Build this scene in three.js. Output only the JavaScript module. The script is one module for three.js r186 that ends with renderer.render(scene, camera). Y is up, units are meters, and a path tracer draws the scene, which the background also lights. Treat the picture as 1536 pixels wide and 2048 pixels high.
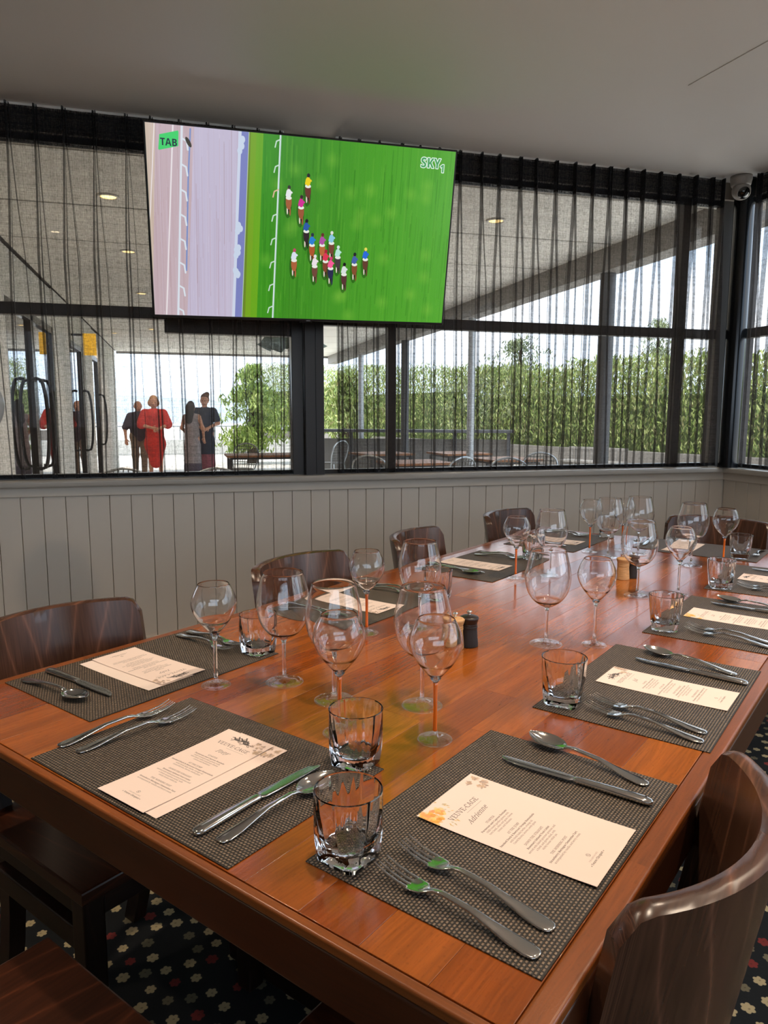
import * as THREE from 'three';
import { RoundedBoxGeometry } from 'three/addons/geometries/RoundedBoxGeometry.js';
import { mergeGeometries, mergeVertices, toCreasedNormals } from 'three/addons/utils/BufferGeometryUtils.js';
import { MarchingCubes } from 'three/addons/objects/MarchingCubes.js';

// ───────── camera, sky, sun, exposure ─────────
const D2R = Math.PI / 180;
const scene = new THREE.Scene();
const camera = new THREE.PerspectiveCamera(70.637, 1536 / 2048, 0.05, 900);
camera.position.set(0, 1.2724, 0);
camera.rotation.set(-7.659 * D2R, -15.684 * D2R, 0.149 * D2R, 'YXZ');
const renderer = new THREE.WebGLRenderer({ antialias: true });
renderer.toneMapping = THREE.LinearToneMapping;
renderer.toneMappingExposure = 2.05;
renderer.shadowMap.enabled = true;
const SKY_LEVEL = 1.75, SUN = 3.0, LAMP = 2.6;

function mulberry(a) { return () => { a |= 0; a = (a + 0x6d2b79f5) | 0; let t = Math.imul(a ^ (a >>> 15), 1 | a); t = (t + Math.imul(t ^ (t >>> 7), 61 | t)) ^ t; return ((t ^ (t >>> 14)) >>> 0) / 4294967296; }; }
const rnd = mulberry(7);
const rr = (a, b) => a + (b - a) * rnd();
function hash2(x, y) { let h = Math.imul(x | 0, 374761393) + Math.imul(y | 0, 668265263); h = Math.imul(h ^ (h >>> 13), 1274126177); return ((h ^ (h >>> 16)) >>> 0) / 4294967296; }
function vnoise(x, y, px = 0, py = 0) {
  let xi = Math.floor(x), yi = Math.floor(y); const fx = x - xi, fy = y - yi, u = fx * fx * (3 - 2 * fx), v = fy * fy * (3 - 2 * fy);
  const wx = (i) => (px ? ((i % px) + px) % px : i), wy = (i) => (py ? ((i % py) + py) % py : i);
  const a = hash2(wx(xi), wy(yi)), b = hash2(wx(xi + 1), wy(yi)), c = hash2(wx(xi), wy(yi + 1)), d = hash2(wx(xi + 1), wy(yi + 1));
  return a + (b - a) * u + (c - a) * v + (a - b - c + d) * u * v;
}
{ // hazy bright sky with soft clouds
  const W = 256, H = 128, data = new Float32Array(W * H * 4);
  for (let y = 0; y < H; y++) for (let x = 0; x < W; x++) {
    const el = (y / H - 0.5) * Math.PI, e = Math.max(0, Math.sin(el));
    const n = 0.5 * vnoise(x / 16, y / 6, 16, 0) + 0.3 * vnoise(x / 8, y / 3, 32, 0) + 0.2 * vnoise(x / 4, y / 2, 64, 0);
    const c = Math.min(1, Math.max(0, (n - 0.3) * 2.6));
    const i = (y * W + x) * 4, blue = [0.62 - 0.1 * e, 0.82 - 0.05 * e, 1.06], cl = [1.05, 1.07, 1.09];
    for (let k = 0; k < 3; k++) data[i + k] = SKY_LEVEL * (blue[k] * (1 - c) + cl[k] * c) * (el < 0 ? 0.5 : 1);
    data[i + 3] = 1;
  }
  const t = new THREE.DataTexture(data, W, H, THREE.RGBAFormat, THREE.FloatType);
  t.mapping = THREE.EquirectangularReflectionMapping; t.magFilter = THREE.LinearFilter; t.needsUpdate = true;
  scene.background = t;
}
const sun = new THREE.DirectionalLight(0xfff1dc, SUN);
sun.position.set(-9, 26, -17); sun.target.position.set(2, 0, -14); sun.castShadow = true; sun.shadow.radius = 2;
sun.shadow.mapSize.set(2048, 2048);
Object.assign(sun.shadow.camera, { left: -30, right: 30, top: 30, bottom: -30, near: 1, far: 90 });
scene.add(sun, sun.target);

// ───────── helpers ─────────
const used = {};
function numbered(n) { const k = used[n] = (used[n] ?? -1) + 1; return k ? `${n}_${String(k).padStart(3, '0')}` : n; }
function tag(o, label, category, group) { o.userData.label = label; o.userData.category = category; if (group) o.userData.group = group; return o; }
function thing(name, label, category, group, parent = scene) { const g = new THREE.Group(); g.name = numbered(name); parent.add(g); return tag(g, label, category, group); }
function struct(name) { const g = new THREE.Group(); g.name = name; g.userData.kind = 'structure'; scene.add(g); return g; }
function part(name, geo, mat, parent, x = 0, y = 0, z = 0) { const m = new THREE.Mesh(geo, mat); m.name = name; m.castShadow = m.receiveShadow = true; m.position.set(x, y, z); parent.add(m); return m; }
function one(name, geo, mat, label, category, group) { const m = part(numbered(name), geo, mat, scene); return tag(m, label, category, group); }
function planarUV(g, grain = 'x', off = [0, 0]) {
  const p = g.attributes.position, n = g.attributes.normal, uv = new Float32Array(p.count * 2);
  for (let i = 0; i < p.count; i++) {
    const P = [p.getX(i), p.getY(i), p.getZ(i)], N = [Math.abs(n.getX(i)), Math.abs(n.getY(i)), Math.abs(n.getZ(i))];
    const a = N[0] > N[1] && N[0] > N[2] ? 0 : N[1] > N[2] ? 1 : 2, gi = 'xyz'.indexOf(grain);
    const rest = [0, 1, 2].filter((k) => k !== a), ui = a === gi ? rest[0] : gi, vi = rest.find((k) => k !== ui);
    uv[2 * i] = P[ui] + off[0]; uv[2 * i + 1] = P[vi] + off[1];
  }
  g.setAttribute('uv', new THREE.BufferAttribute(uv, 2)); return g;
}
const rbox = (w, h, d, r = 0.004, grain = 'x', off = [0, 0]) => planarUV(new RoundedBoxGeometry(w, h, d, 2, Math.min(r, w / 2.01, h / 2.01, d / 2.01)), grain, off);
const box = (w, h, d, grain = 'x') => planarUV(new THREE.BoxGeometry(w, h, d), grain);
const lathe = (pts, seg = 40) => new THREE.LatheGeometry(pts.map(([r, y]) => new THREE.Vector2(r, y)), seg);
function smoothProfile(pts, n = 60) { return new THREE.CatmullRomCurve3(pts.map(([r, y]) => new THREE.Vector3(r, y, 0)), false, 'centripetal').getPoints(n).map((p) => [Math.max(0, p.x), p.y]); }
const tube = (pts, r, seg = 24, rad = 8, closed = false) => new THREE.TubeGeometry(new THREE.CatmullRomCurve3(pts.map((p) => new THREE.Vector3(...p)), closed, 'centripetal'), seg, r, rad, closed);
const merge = (list) => mergeGeometries(list.map((g) => { const q = g.index ? g.toNonIndexed() : g; for (const k of Object.keys(q.attributes)) if (!['position', 'normal', 'uv'].includes(k)) q.deleteAttribute(k); return q; }));
function grid(nu, nv, f, closeU = false) { // surface from f(i, j) -> [x, y, z]
  const pos = [], uv = [], idx = [];
  for (let j = 0; j < nv; j++) for (let i = 0; i < nu; i++) { pos.push(...f(i, j)); uv.push(i / (nu - 1), j / (nv - 1)); }
  for (let j = 0; j < nv - 1; j++) for (let i = 0; i < nu - (closeU ? 0 : 1); i++) { const a = j * nu + i, b = j * nu + (i + 1) % nu, c = a + nu, d = b + nu; idx.push(a, b, d, a, d, c); }
  const g = new THREE.BufferGeometry(); g.setAttribute('position', new THREE.Float32BufferAttribute(pos, 3)); g.setAttribute('uv', new THREE.Float32BufferAttribute(uv, 2)); g.setIndex(idx); g.computeVertexNormals(); return g;
}
// closed loft of rings (each ring an array of [x,y,z], counter-clockwise seen from its end)
function loft(rings) {
  const n = rings[0].length, pos = [], idx = [];
  for (const r of rings) for (const p of r) pos.push(...p);
  for (let j = 0; j < rings.length - 1; j++) for (let i = 0; i < n; i++) { const a = j * n + i, b = j * n + (i + 1) % n; idx.push(a, b, b + n, a, b + n, a + n); }
  const cap = (ring, at, flip) => { const c = [0, 0, 0]; ring.forEach((p) => p.forEach((v, k) => (c[k] += v / n))); const ci = pos.length / 3; pos.push(...c); for (let i = 0; i < n; i++) { const a = at + i, b = at + (i + 1) % n; flip ? idx.push(ci, b, a) : idx.push(ci, a, b); } };
  cap(rings[0], 0, true); cap(rings[rings.length - 1], (rings.length - 1) * n, false);
  const g = new THREE.BufferGeometry(); g.setAttribute('position', new THREE.Float32BufferAttribute(pos, 3)); g.setIndex(idx); g.computeVertexNormals();
  g.setAttribute('uv', new THREE.Float32BufferAttribute(new Float32Array(pos.length / 3 * 2), 2)); return g;
}

// ───────── textures ─────────
function dataTex(w, h, f, srgb = true, rx = 1, ry = 1) {
  const d = new Uint8Array(w * h * 4);
  for (let y = 0; y < h; y++) for (let x = 0; x < w; x++) { const c = f(x, y), i = (y * w + x) * 4; for (let k = 0; k < 3; k++) d[i + k] = Math.max(0, Math.min(255, Array.isArray(c) ? c[k] : c)); d[i + 3] = 255; }
  const t = new THREE.DataTexture(d, w, h); t.wrapS = t.wrapT = THREE.RepeatWrapping; t.magFilter = THREE.LinearFilter; t.minFilter = THREE.LinearMipmapLinearFilter; t.generateMipmaps = true;
  if (srgb) t.colorSpace = THREE.SRGBColorSpace; t.repeat.set(rx, ry); t.needsUpdate = true; return t;
}
function canvasTex(w, h, draw, srgb = true) {
  const c = document.createElement('canvas'); c.width = w; c.height = h; draw(c.getContext('2d'), w, h);
  const t = new THREE.CanvasTexture(c); if (srgb) t.colorSpace = THREE.SRGBColorSpace; t.wrapS = t.wrapT = THREE.RepeatWrapping; t.anisotropy = 8; return t;
}
const oakTex = dataTex(1024, 512, (x, y) => { // varnished hardwood: fine straight grain along u, 1 m x 0.5 m
  const w = vnoise(x / 128, y / 40, 8, 0) * 14, f1 = vnoise(x / 60, (y + w) / 2.2, 0, 0), f2 = vnoise(x / 22, (y + w) / 1.1), band = vnoise(x / 170, (y + w) / 24), fleck = vnoise(x / 5, y / 1.6);
  const l = 0.84 + 0.09 * (f1 - 0.5) + 0.07 * (f2 - 0.5) + 0.14 * (band - 0.5) + (fleck > 0.85 ? -0.05 : 0);
  return [255 * Math.min(1, l * 1.05), 255 * l * 0.97, 255 * l * 0.9];
});
const beechTex = dataTex(512, 512, (x, y) => { // stained ply with cathedral figure, 0.5 m
  [x, y] = [y, x]; const cx = (x - 200) / 70, cy = y / 420, r = Math.abs(Math.sin((cy * 1.3 + Math.abs(cx) * 1.15 + 0.5 * vnoise(x / 60, y / 160)) * 3.1));
  const f = vnoise(x / 2.2, y / 40), l = 0.62 + 0.3 * Math.pow(1 - r, 6) + 0.16 * (f - 0.5) + 0.2 * (vnoise(x / 50, y / 160) - 0.5);
  return [255 * l, 255 * l * 0.95, 255 * l * 0.9];
});
const orangePeel = dataTex(512, 512, (x, y) => 128 + 70 * (vnoise(x / 7, y / 5) - 0.5) + 90 * (vnoise(x / 3, y / 2.2) - 0.5) + 60 * (vnoise(x / 40, y / 3) - 0.5), false);
const matTile = (x, y) => { // woven vinyl: 16 x 16 nubs a tile
  const c = 32, row = Math.floor(y / c), ox = (x + (row % 2) * c / 2) % c, oy = y % c;
  const u = (ox - c / 2) / (c / 2), v = (oy - c / 2) / (c / 2), h = Math.max(0, 1 - Math.pow(Math.abs(u) * 1.12, 4) - Math.pow(Math.abs(v) * 1.28, 4));
  return [h, hash2(Math.floor((x + (row % 2) * c / 2) / c), row)];
};
const matMap = dataTex(512, 512, (x, y) => { const [h, k] = matTile(x, y), l = 22 + h * (88 + 26 * k) + 10 * (vnoise(x / 2, y / 9) - 0.5); return [l * 1.07, l * 0.95, l * 0.82]; }, true);
const matBump = dataTex(512, 512, (x, y) => 20 + matTile(x, y)[0] * 215, false);
for (const t of [matMap, matBump]) t.repeat.set(1 / 0.086, 1 / 0.072);
const weaveAlpha = dataTex(512, 512, (x, y) => { // sheer voile, slubby threads
  const a = hash2(x, 3) , b = hash2(5, y), s = vnoise(x / 1.3, y / 9), t = vnoise(x / 11, y / 1.3);
  return 255 * Math.min(1, Math.max(0.12, 0.5 + 0.16 * (a - 0.5) + 0.16 * (b - 0.5) + 0.22 * (s - 0.5) + 0.22 * (t - 0.5)));
}, false);
weaveAlpha.repeat.set(1 / 0.5, 1 / 0.5);
const carpetTex = canvasTex(1024, 1024, (c, w) => {
  c.fillStyle = '#0d1013'; c.fillRect(0, 0, w, w);
  const r = mulberry(31);
  for (let i = 0; i < 9000; i++) { const l = 10 + r() * 16; c.fillStyle = `rgba(${l},${l + 3},${l + 6},.6)`; c.fillRect(r() * w, r() * w, 3, 3); }
  const N = 22, s = w / N;
  for (let j = 0; j < N; j++) for (let i = 0; i < N; i++) {
    const k = (i * 3 + j * 5) % 11, x = (i + 0.5 + (j % 2) * 0.35) * s + (r() - 0.5) * 9, y = (j + 0.5) * s + (r() - 0.5) * 9;
    if (r() < 0.16) continue;
    const col = k === 3 || k === 7 ? '#7a2a26' : r() < 0.25 ? '#6e6650' : '#b3a27c', q = s * (0.26 + 0.08 * r());
    for (const [X, Y] of [[x, y], [x - w, y], [x + w, y], [x, y - w], [x, y + w]]) {
      c.fillStyle = col; for (let p = 0; p < 6; p++) { const a = p / 6 * 6.283 + k; c.beginPath(); c.ellipse(X + Math.cos(a) * q * 0.55, Y + Math.sin(a) * q * 0.55, q * 0.42, q * 0.36, a, 0, 6.3); c.fill(); }
      c.fillStyle = col; c.beginPath(); c.arc(X, Y, q * 0.5, 0, 6.3); c.fill(); c.fillStyle = 'rgba(40,34,26,.35)'; c.fillRect(X - q * 0.4 + r() * q * 0.4, Y - q * 0.3 + r() * q * 0.4, q * 0.3, q * 0.2);
    }
  }
});
carpetTex.repeat.set(1 / 1.1, 1 / 1.1);
const plaster = dataTex(256, 256, (x, y) => 120 + 30 * (vnoise(x / 3, y / 3) - 0.5) + 20 * (vnoise(x / 11, y / 11) - 0.5), false);

// ───────── materials ─────────
const std = (color, o = {}) => new THREE.MeshStandardMaterial({ color, roughness: 0.6, ...o });
const phys = (color, o = {}) => new THREE.MeshPhysicalMaterial({ color, roughness: 0.5, ...o });
const M = {
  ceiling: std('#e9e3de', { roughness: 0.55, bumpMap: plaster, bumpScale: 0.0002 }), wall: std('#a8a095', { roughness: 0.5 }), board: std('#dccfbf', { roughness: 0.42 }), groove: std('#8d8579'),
  sill: std('#b5ada2', { roughness: 0.16 }), black: std('#191615', { roughness: 0.38 }), frame: std('#2b2725', { roughness: 0.32 }), stripGrey: std('#6b6762', { roughness: 0.5 }), steelDark: std('#15171a', { roughness: 0.16, metalness: 0.35 }),
  glassPane: phys('#ffffff', { transmission: 1, thickness: 0, roughness: 0, ior: 1.45 }), glassThin: phys('#ffffff', { transmission: 1, thickness: 0, roughness: 0, ior: 1.85 }),
  glassFoot: phys('#ffffff', { transmission: 1, thickness: 0, roughness: 0, ior: 1.7 }), glassSolid: phys('#ffffff', { transmission: 1, thickness: 0.01, roughness: 0, ior: 1.5 }), glassWall: phys('#ffffff', { transmission: 1, thickness: 0, roughness: 0, ior: 1.7 }), glassTumbler: phys('#ffffff', { transmission: 1, thickness: 0.02, roughness: 0, ior: 1.5 }),
  orange: phys('#e0690c', { roughness: 0.12, clearcoat: 1, clearcoatRoughness: 0.02 }),
  steel: std('#d9d7d3', { metalness: 1, roughness: 0.09 }), steelBlade: std('#c9c8c6', { metalness: 1, roughness: 0.13 }), chrome: std('#e6e2da', { metalness: 1, roughness: 0.06 }),
  mat: std('#e4ddd6', { map: matMap, bumpMap: matBump, bumpScale: 0.0011, roughness: 0.55 }),
  maple: std('#d8b483', { roughness: 0.5, map: oakTex }), ebony: std('#231915', { roughness: 0.32 }), ebonyMatte: std('#1f1a1b', { roughness: 0.6 }),
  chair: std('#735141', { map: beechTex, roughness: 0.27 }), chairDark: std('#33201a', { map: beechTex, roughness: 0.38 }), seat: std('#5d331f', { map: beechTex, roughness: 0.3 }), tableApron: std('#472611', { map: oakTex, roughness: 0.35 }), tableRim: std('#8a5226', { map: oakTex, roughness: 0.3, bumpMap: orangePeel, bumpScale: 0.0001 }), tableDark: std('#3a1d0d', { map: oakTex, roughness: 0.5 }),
  carpet: std('#ffffff', { map: carpetTex, roughness: 1 }),
  fabric: phys('#463f3b', { alphaMap: weaveAlpha, transparent: true, opacity: 1.02, roughness: 1, transmission: 0.4, thickness: 0, ior: 1.2, side: THREE.DoubleSide }),
  fabricDense: std('#17171b', { alphaMap: weaveAlpha, transparent: true, opacity: 1.75, roughness: 0.95, side: THREE.DoubleSide }),
  white: std('#e9e6e0', { roughness: 0.4 }), cctv: std('#a8a29a', { roughness: 0.35 }), darkGlass: phys('#07080a', { roughness: 0.04, clearcoat: 1 }),
};
M.chair.map = beechTex; 
const oakTones = ['#a05c22', '#98551e', '#a86429', '#8c4a1a', '#ae6b2f', '#934f1c', '#a36026'].map((c) => phys(c, { map: oakTex, roughness: 0.12, ior: 1.72, bumpMap: orangePeel, bumpScale: 0.0001 }));
beechTex.repeat.set(2, 2); orangePeel.repeat.set(1 / 0.16, 1 / 0.16); oakTex.repeat.set(1, 2);

// ───────── room shell ─────────
const CEIL = 2.7, WZ = -3.94, WX = 3.41, LX = -5.2, BZ = 4.4;
{
  const f = struct('floor'); part('carpet', planarUV(box(WX - LX + 0.6, 0.06, BZ - WZ + 0.4)), M.carpet, f, (WX + LX) / 2, -0.03, (BZ + WZ) / 2);
  const c = struct('ceiling'); part('ceiling_lining', box(WX - LX + 0.6, 0.12, BZ - WZ + 0.5), M.ceiling, c, (WX + LX) / 2, CEIL + 0.06, (BZ + WZ) / 2);
  const hatch = part('access_panel', rbox(0.62, 0.004, 0.6, 0.002), M.ceiling, c, 2.52, CEIL - 0.001, -2.62); hatch.rotation.y = 0.1;
  const l = struct('wall_left'); part('plaster_panel', box(0.2, CEIL, BZ - WZ + 0.4), M.wall, l, LX - 0.1, CEIL / 2, (BZ + WZ) / 2);
  const b = struct('wall_front'), q = (x0, x1, y0, y1) => part('plaster_panel', box(x1 - x0, y1 - y0, 0.2), M.wall, b, (x0 + x1) / 2, (y0 + y1) / 2, BZ + 0.1);
  q(LX - 0.3, WX + 0.3, 0, 1.0); q(LX - 0.3, WX + 0.3, 2.6, CEIL); q(LX - 0.3, -3.3, 1.0, 2.6); q(1.8, WX + 0.3, 1.0, 2.6);
  const wn = struct('added_window_3'); for (let k = 1; k < 4; k++) part('pane', new THREE.PlaneGeometry(1.64, 1.54), M.glassPane, wn, -5 + 1.7 * (k + 0.5), 1.8, BZ + 0.1);  // unseen window added behind the camera to bring daylight onto the boards
  for (let k = 1; k < 5; k++) part('mullion', rbox(0.06, 1.6, 0.08, 0.004), M.frame, wn, -5 + 1.7 * k, 1.8, BZ + 0.1); for (const y of [1.03, 2.57]) part('window_rail', rbox(5.1, 0.06, 0.08, 0.004), M.frame, wn, -0.75, y, BZ + 0.1);
}
const SILL = 0.945, HEAD = 2.6;
function panelling(g, len, place) { // tongue and groove boards, rail, skirting; place(mesh, along, y, out)
  part('wall_core', box(len.b - len.a, 0.9, 0.16), M.groove, g); place(g.children.at(-1), (len.a + len.b) / 2, 0.45, -0.096);
  const bw = 0.1048, geo = rbox(bw - 0.0022, 0.77, 0.02, 0.003, 'y');
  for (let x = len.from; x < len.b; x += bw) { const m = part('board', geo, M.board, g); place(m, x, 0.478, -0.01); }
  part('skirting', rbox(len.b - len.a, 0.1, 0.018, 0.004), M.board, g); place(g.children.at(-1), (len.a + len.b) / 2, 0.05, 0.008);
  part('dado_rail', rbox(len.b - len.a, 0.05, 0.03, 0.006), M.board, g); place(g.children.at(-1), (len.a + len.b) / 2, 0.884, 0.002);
}
{
  const w = struct('wall_back');
  panelling(w, { a: LX, b: WX + 0.2, from: -1.672 }, (m, s, y, o) => m.position.set(s, y, WZ + o));
  part('head_beam', box(WX - LX + 0.4, CEIL - HEAD + 0.1, 0.2), M.wall, w, (WX + LX) / 2 + 0.1, (CEIL + HEAD + 0.1) / 2, WZ - 0.11);
  const s = part('window_sill', rbox(WX - LX, 0.036, 0.2, 0.012), M.sill, w, (WX + LX) / 2, SILL - 0.018, WZ - 0.03);
  part('pier', box(2.6, HEAD - 0.9, 0.16), M.wall, w, LX + 1.3, (HEAD + 0.9) / 2, WZ - 0.1);
  const r = struct('wall_right');
  panelling(r, { a: WZ, b: BZ, from: WZ + 0.06 }, (m, t, y, o) => { m.rotation.y = -Math.PI / 2; m.position.set(WX - o, y, t); });
  part('head_beam', box(0.2, CEIL - HEAD + 0.1, BZ - WZ), M.wall, r, WX + 0.11, (CEIL + HEAD + 0.1) / 2, (BZ + WZ) / 2);
  part('window_sill', rbox(0.2, 0.036, BZ - WZ, 0.012), M.sill, r, WX + 0.03, SILL - 0.018, (BZ + WZ) / 2 - 0.05);
  part('pier', box(0.16, HEAD - 0.9, BZ - 2.5), M.wall, r, WX + 0.1, (HEAD + 0.9) / 2, (BZ + 2.5) / 2);
}
// windows: frames and panes
const FZ = WZ - 0.07, FX = WX + 0.07;
{
  const g = struct('window_1');
  const bar = (n, x0, x1, y0, y1, d = 0.06, m = M.frame) => part(n, rbox(x1 - x0, y1 - y0, d, 0.004), m, g, (x0 + x1) / 2, (y0 + y1) / 2, FZ);
  bar('transom', -2.6, 0.6, 1.757, 1.815); bar('transom', 0.74, 3.34, 1.757, 1.815);
  bar('window_head', -2.6, 3.4, 2.57, 2.63); bar('bottom_rail', -2.6, 3.4, 0.935, 0.968);
  bar('mullion', 0.592, 0.655, 0.94, 2.6, 0.09, M.frame); const post = bar('post', 0.658, 0.762, 0.94, 2.6, 0.13, M.frame); post.position.z += 0.02; bar('post_rib', 0.715, 0.719, 0.95, 2.6, 0.136, M.black).position.z += 0.02;
  bar('mullion', 1.14, 1.187, 0.94, 2.6); bar('mullion', 3.03, 3.085, 0.94, 2.6); bar('mullion', -1.02, -0.965, 0.94, 2.6); bar('mullion', -2.6, -2.53, 0.94, 2.6); bar('sash_rail', -0.06, 0.59, 1.69, 1.757, 0.07, M.black);
  bar('corner_trim', 3.315, 3.40, 0.94, 2.62, 0.07, M.stripGrey);
  for (const [a, b] of [[-2.53, -1.02], [-0.965, 0.592], [0.762, 1.14], [1.187, 3.03], [3.085, 3.315]]) for (const [c, d] of [[0.968, 1.757], [1.815, 2.57]]) part('pane', new THREE.PlaneGeometry(b - a, d - c), M.glassPane, g, (a + b) / 2, (c + d) / 2, FZ);
  const h = struct('window_2');
  const bz = (n, z0, z1, y0, y1, d = 0.06, m = M.frame) => part(n, rbox(d, y1 - y0, z1 - z0, 0.004), m, h, FX, (y0 + y1) / 2, (z0 + z1) / 2);
  bz('transom', -3.9, 2.5, 1.757, 1.815); bz('window_head', -3.9, 2.5, 2.57, 2.63); bz('bottom_rail', -3.9, 2.5, 0.935, 0.968);
  const zs = [-3.92, -2.35, -0.75, 0.85, 2.45];
  zs.forEach((z) => bz('mullion', z, z + 0.055, 0.94, 2.6));
  for (let k = 0; k < 4; k++) for (const [c, d] of [[0.968, 1.757], [1.815, 2.57]]) { const p = part('pane', new THREE.PlaneGeometry(zs[k + 1] - zs[k] - 0.055, d - c), M.glassPane, h, FX, (c + d) / 2, (zs[k] + zs[k + 1] + 0.055) / 2); p.rotation.y = -Math.PI / 2; }
  const col = one('corner_column', new THREE.CylinderGeometry(0.06, 0.06, CEIL - SILL, 40), M.steelDark, 'dark round steel column standing on the sill in the corner between the windows', 'column'); col.position.set(3.375, (CEIL + SILL) / 2, -3.87);
}

// ───────── curtains ─────────
function curtain(label, len, spacing, place, seed, group) {
  const r = mulberry(seed), folds = [];
  const n = Math.round(len / spacing);
  for (let i = 0; i <= n; i++) {
    const p = Math.min(len - 0.02, Math.max(0.02, i * len / n + (r() - 0.5) * 0.02));
    const s1 = (r() - 0.5) * 0.03 - 0.012, s2 = 0.02 + 0.035 * r();
    folds.push({ p: p - 0.004, drift: s1, w0: 0.005, w1: 0.009 + 0.013 * r() * r(), d: 0.03 + 0.02 * r(), ph: r() * 6 });
    folds.push({ p: p + 0.006, drift: s2, w0: 0.0025, w1: 0.0025 + 0.004 * r() * r(), d: 0.02 + 0.02 * r(), ph: r() * 6 });
  }
  const top = CEIL - 0.012, bot = SILL + 0.012, headY = top - 0.165;
  const section = (y) => { // polyline [along, out, arc]
    const t = (top - y) / (top - bot), e = t * t * (3 - 2 * t), g = Math.min(1, Math.max(0, (headY - y) / 0.5)), pts = [[0, 0]];
    let last = 0;
    for (const f of folds) {
      const w = f.w0 + (f.w1 - f.w0) * g, wob = 0.006 * Math.sin(f.ph + t * 5) * g;
      let c = f.p + f.drift * g * (0.55 + 0.45 * e) + wob; c = Math.max(c, last + w + 0.003); last = c + w;
      const d = f.d * (1 - 0.35 * g);
      pts.push([c - 0.5 * (c - pts.at(-1)[0]), -0.006 * g + 0.003 * Math.sin(f.ph + 7 * t)]);
      for (const [a, b] of [[-0.3, 0], [-0.35, 0.25], [-1, 0.6], [-0.8, 0.92], [0, 1], [0.8, 0.92], [1, 0.6], [0.35, 0.25], [0.3, 0]]) pts.push([c + a * w, b * d]);
    }
    pts.push([len, 0]); return pts;
  };
  const build = (y0, y1, rows) => {
    const S = Array.from({ length: rows }, (_, j) => section(y0 + (y1 - y0) * j / (rows - 1))), nu = S[0].length;
    let arc = [0]; for (let i = 1; i < nu; i++) arc.push(arc[i - 1] + Math.hypot(S[rows - 1][i][0] - S[rows - 1][i - 1][0], S[rows - 1][i][1] - S[rows - 1][i - 1][1]));
    const g = grid(nu, rows, (i, j) => place(S[j][i][0], y0 + (y1 - y0) * j / (rows - 1) + 0, S[j][i][1]));
    const uv = g.attributes.uv; for (let j = 0; j < rows; j++) for (let i = 0; i < nu; i++) uv.setXY(j * nu + i, arc[i], y0 + (y1 - y0) * j / (rows - 1));
    return g;
  };
  const o = thing('curtain', label, 'curtain', group);
  part('header', build(top, headY, 3), M.fabricDense, o);
  part('drape', build(headY, bot + 0.018, 22), M.fabric, o);
  part('hem', build(bot + 0.018, bot, 2), M.fabricDense, o);
  const a = place(0, CEIL - 0.008, -0.012), b = place(len, CEIL - 0.008, -0.012);
  const tr = part('curtain_track', rbox(Math.hypot(b[0] - a[0], b[2] - a[2]), 0.012, 0.022, 0.003), M.white, o, (a[0] + b[0]) / 2, CEIL - 0.006, (a[2] + b[2]) / 2); tr.rotation.y = -Math.atan2(b[2] - a[2], b[0] - a[0]);
}
curtain('sheer charcoal pleated curtain left of the dark window post', 2.56, 0.128, (s, y, o) => [-2.0 + s, y, -3.885 + o], 5);
curtain('wide sheer charcoal pleated curtain between the dark post and the corner column', 2.41, 0.116, (s, y, o) => [0.825 + s, y, -3.885 + o], 11);
curtain('sheer charcoal curtain gathered on the right wall beside the corner column', 3.1, 0.12, (s, y, o) => [3.36 - o, y, -3.74 + s], 23);

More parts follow.
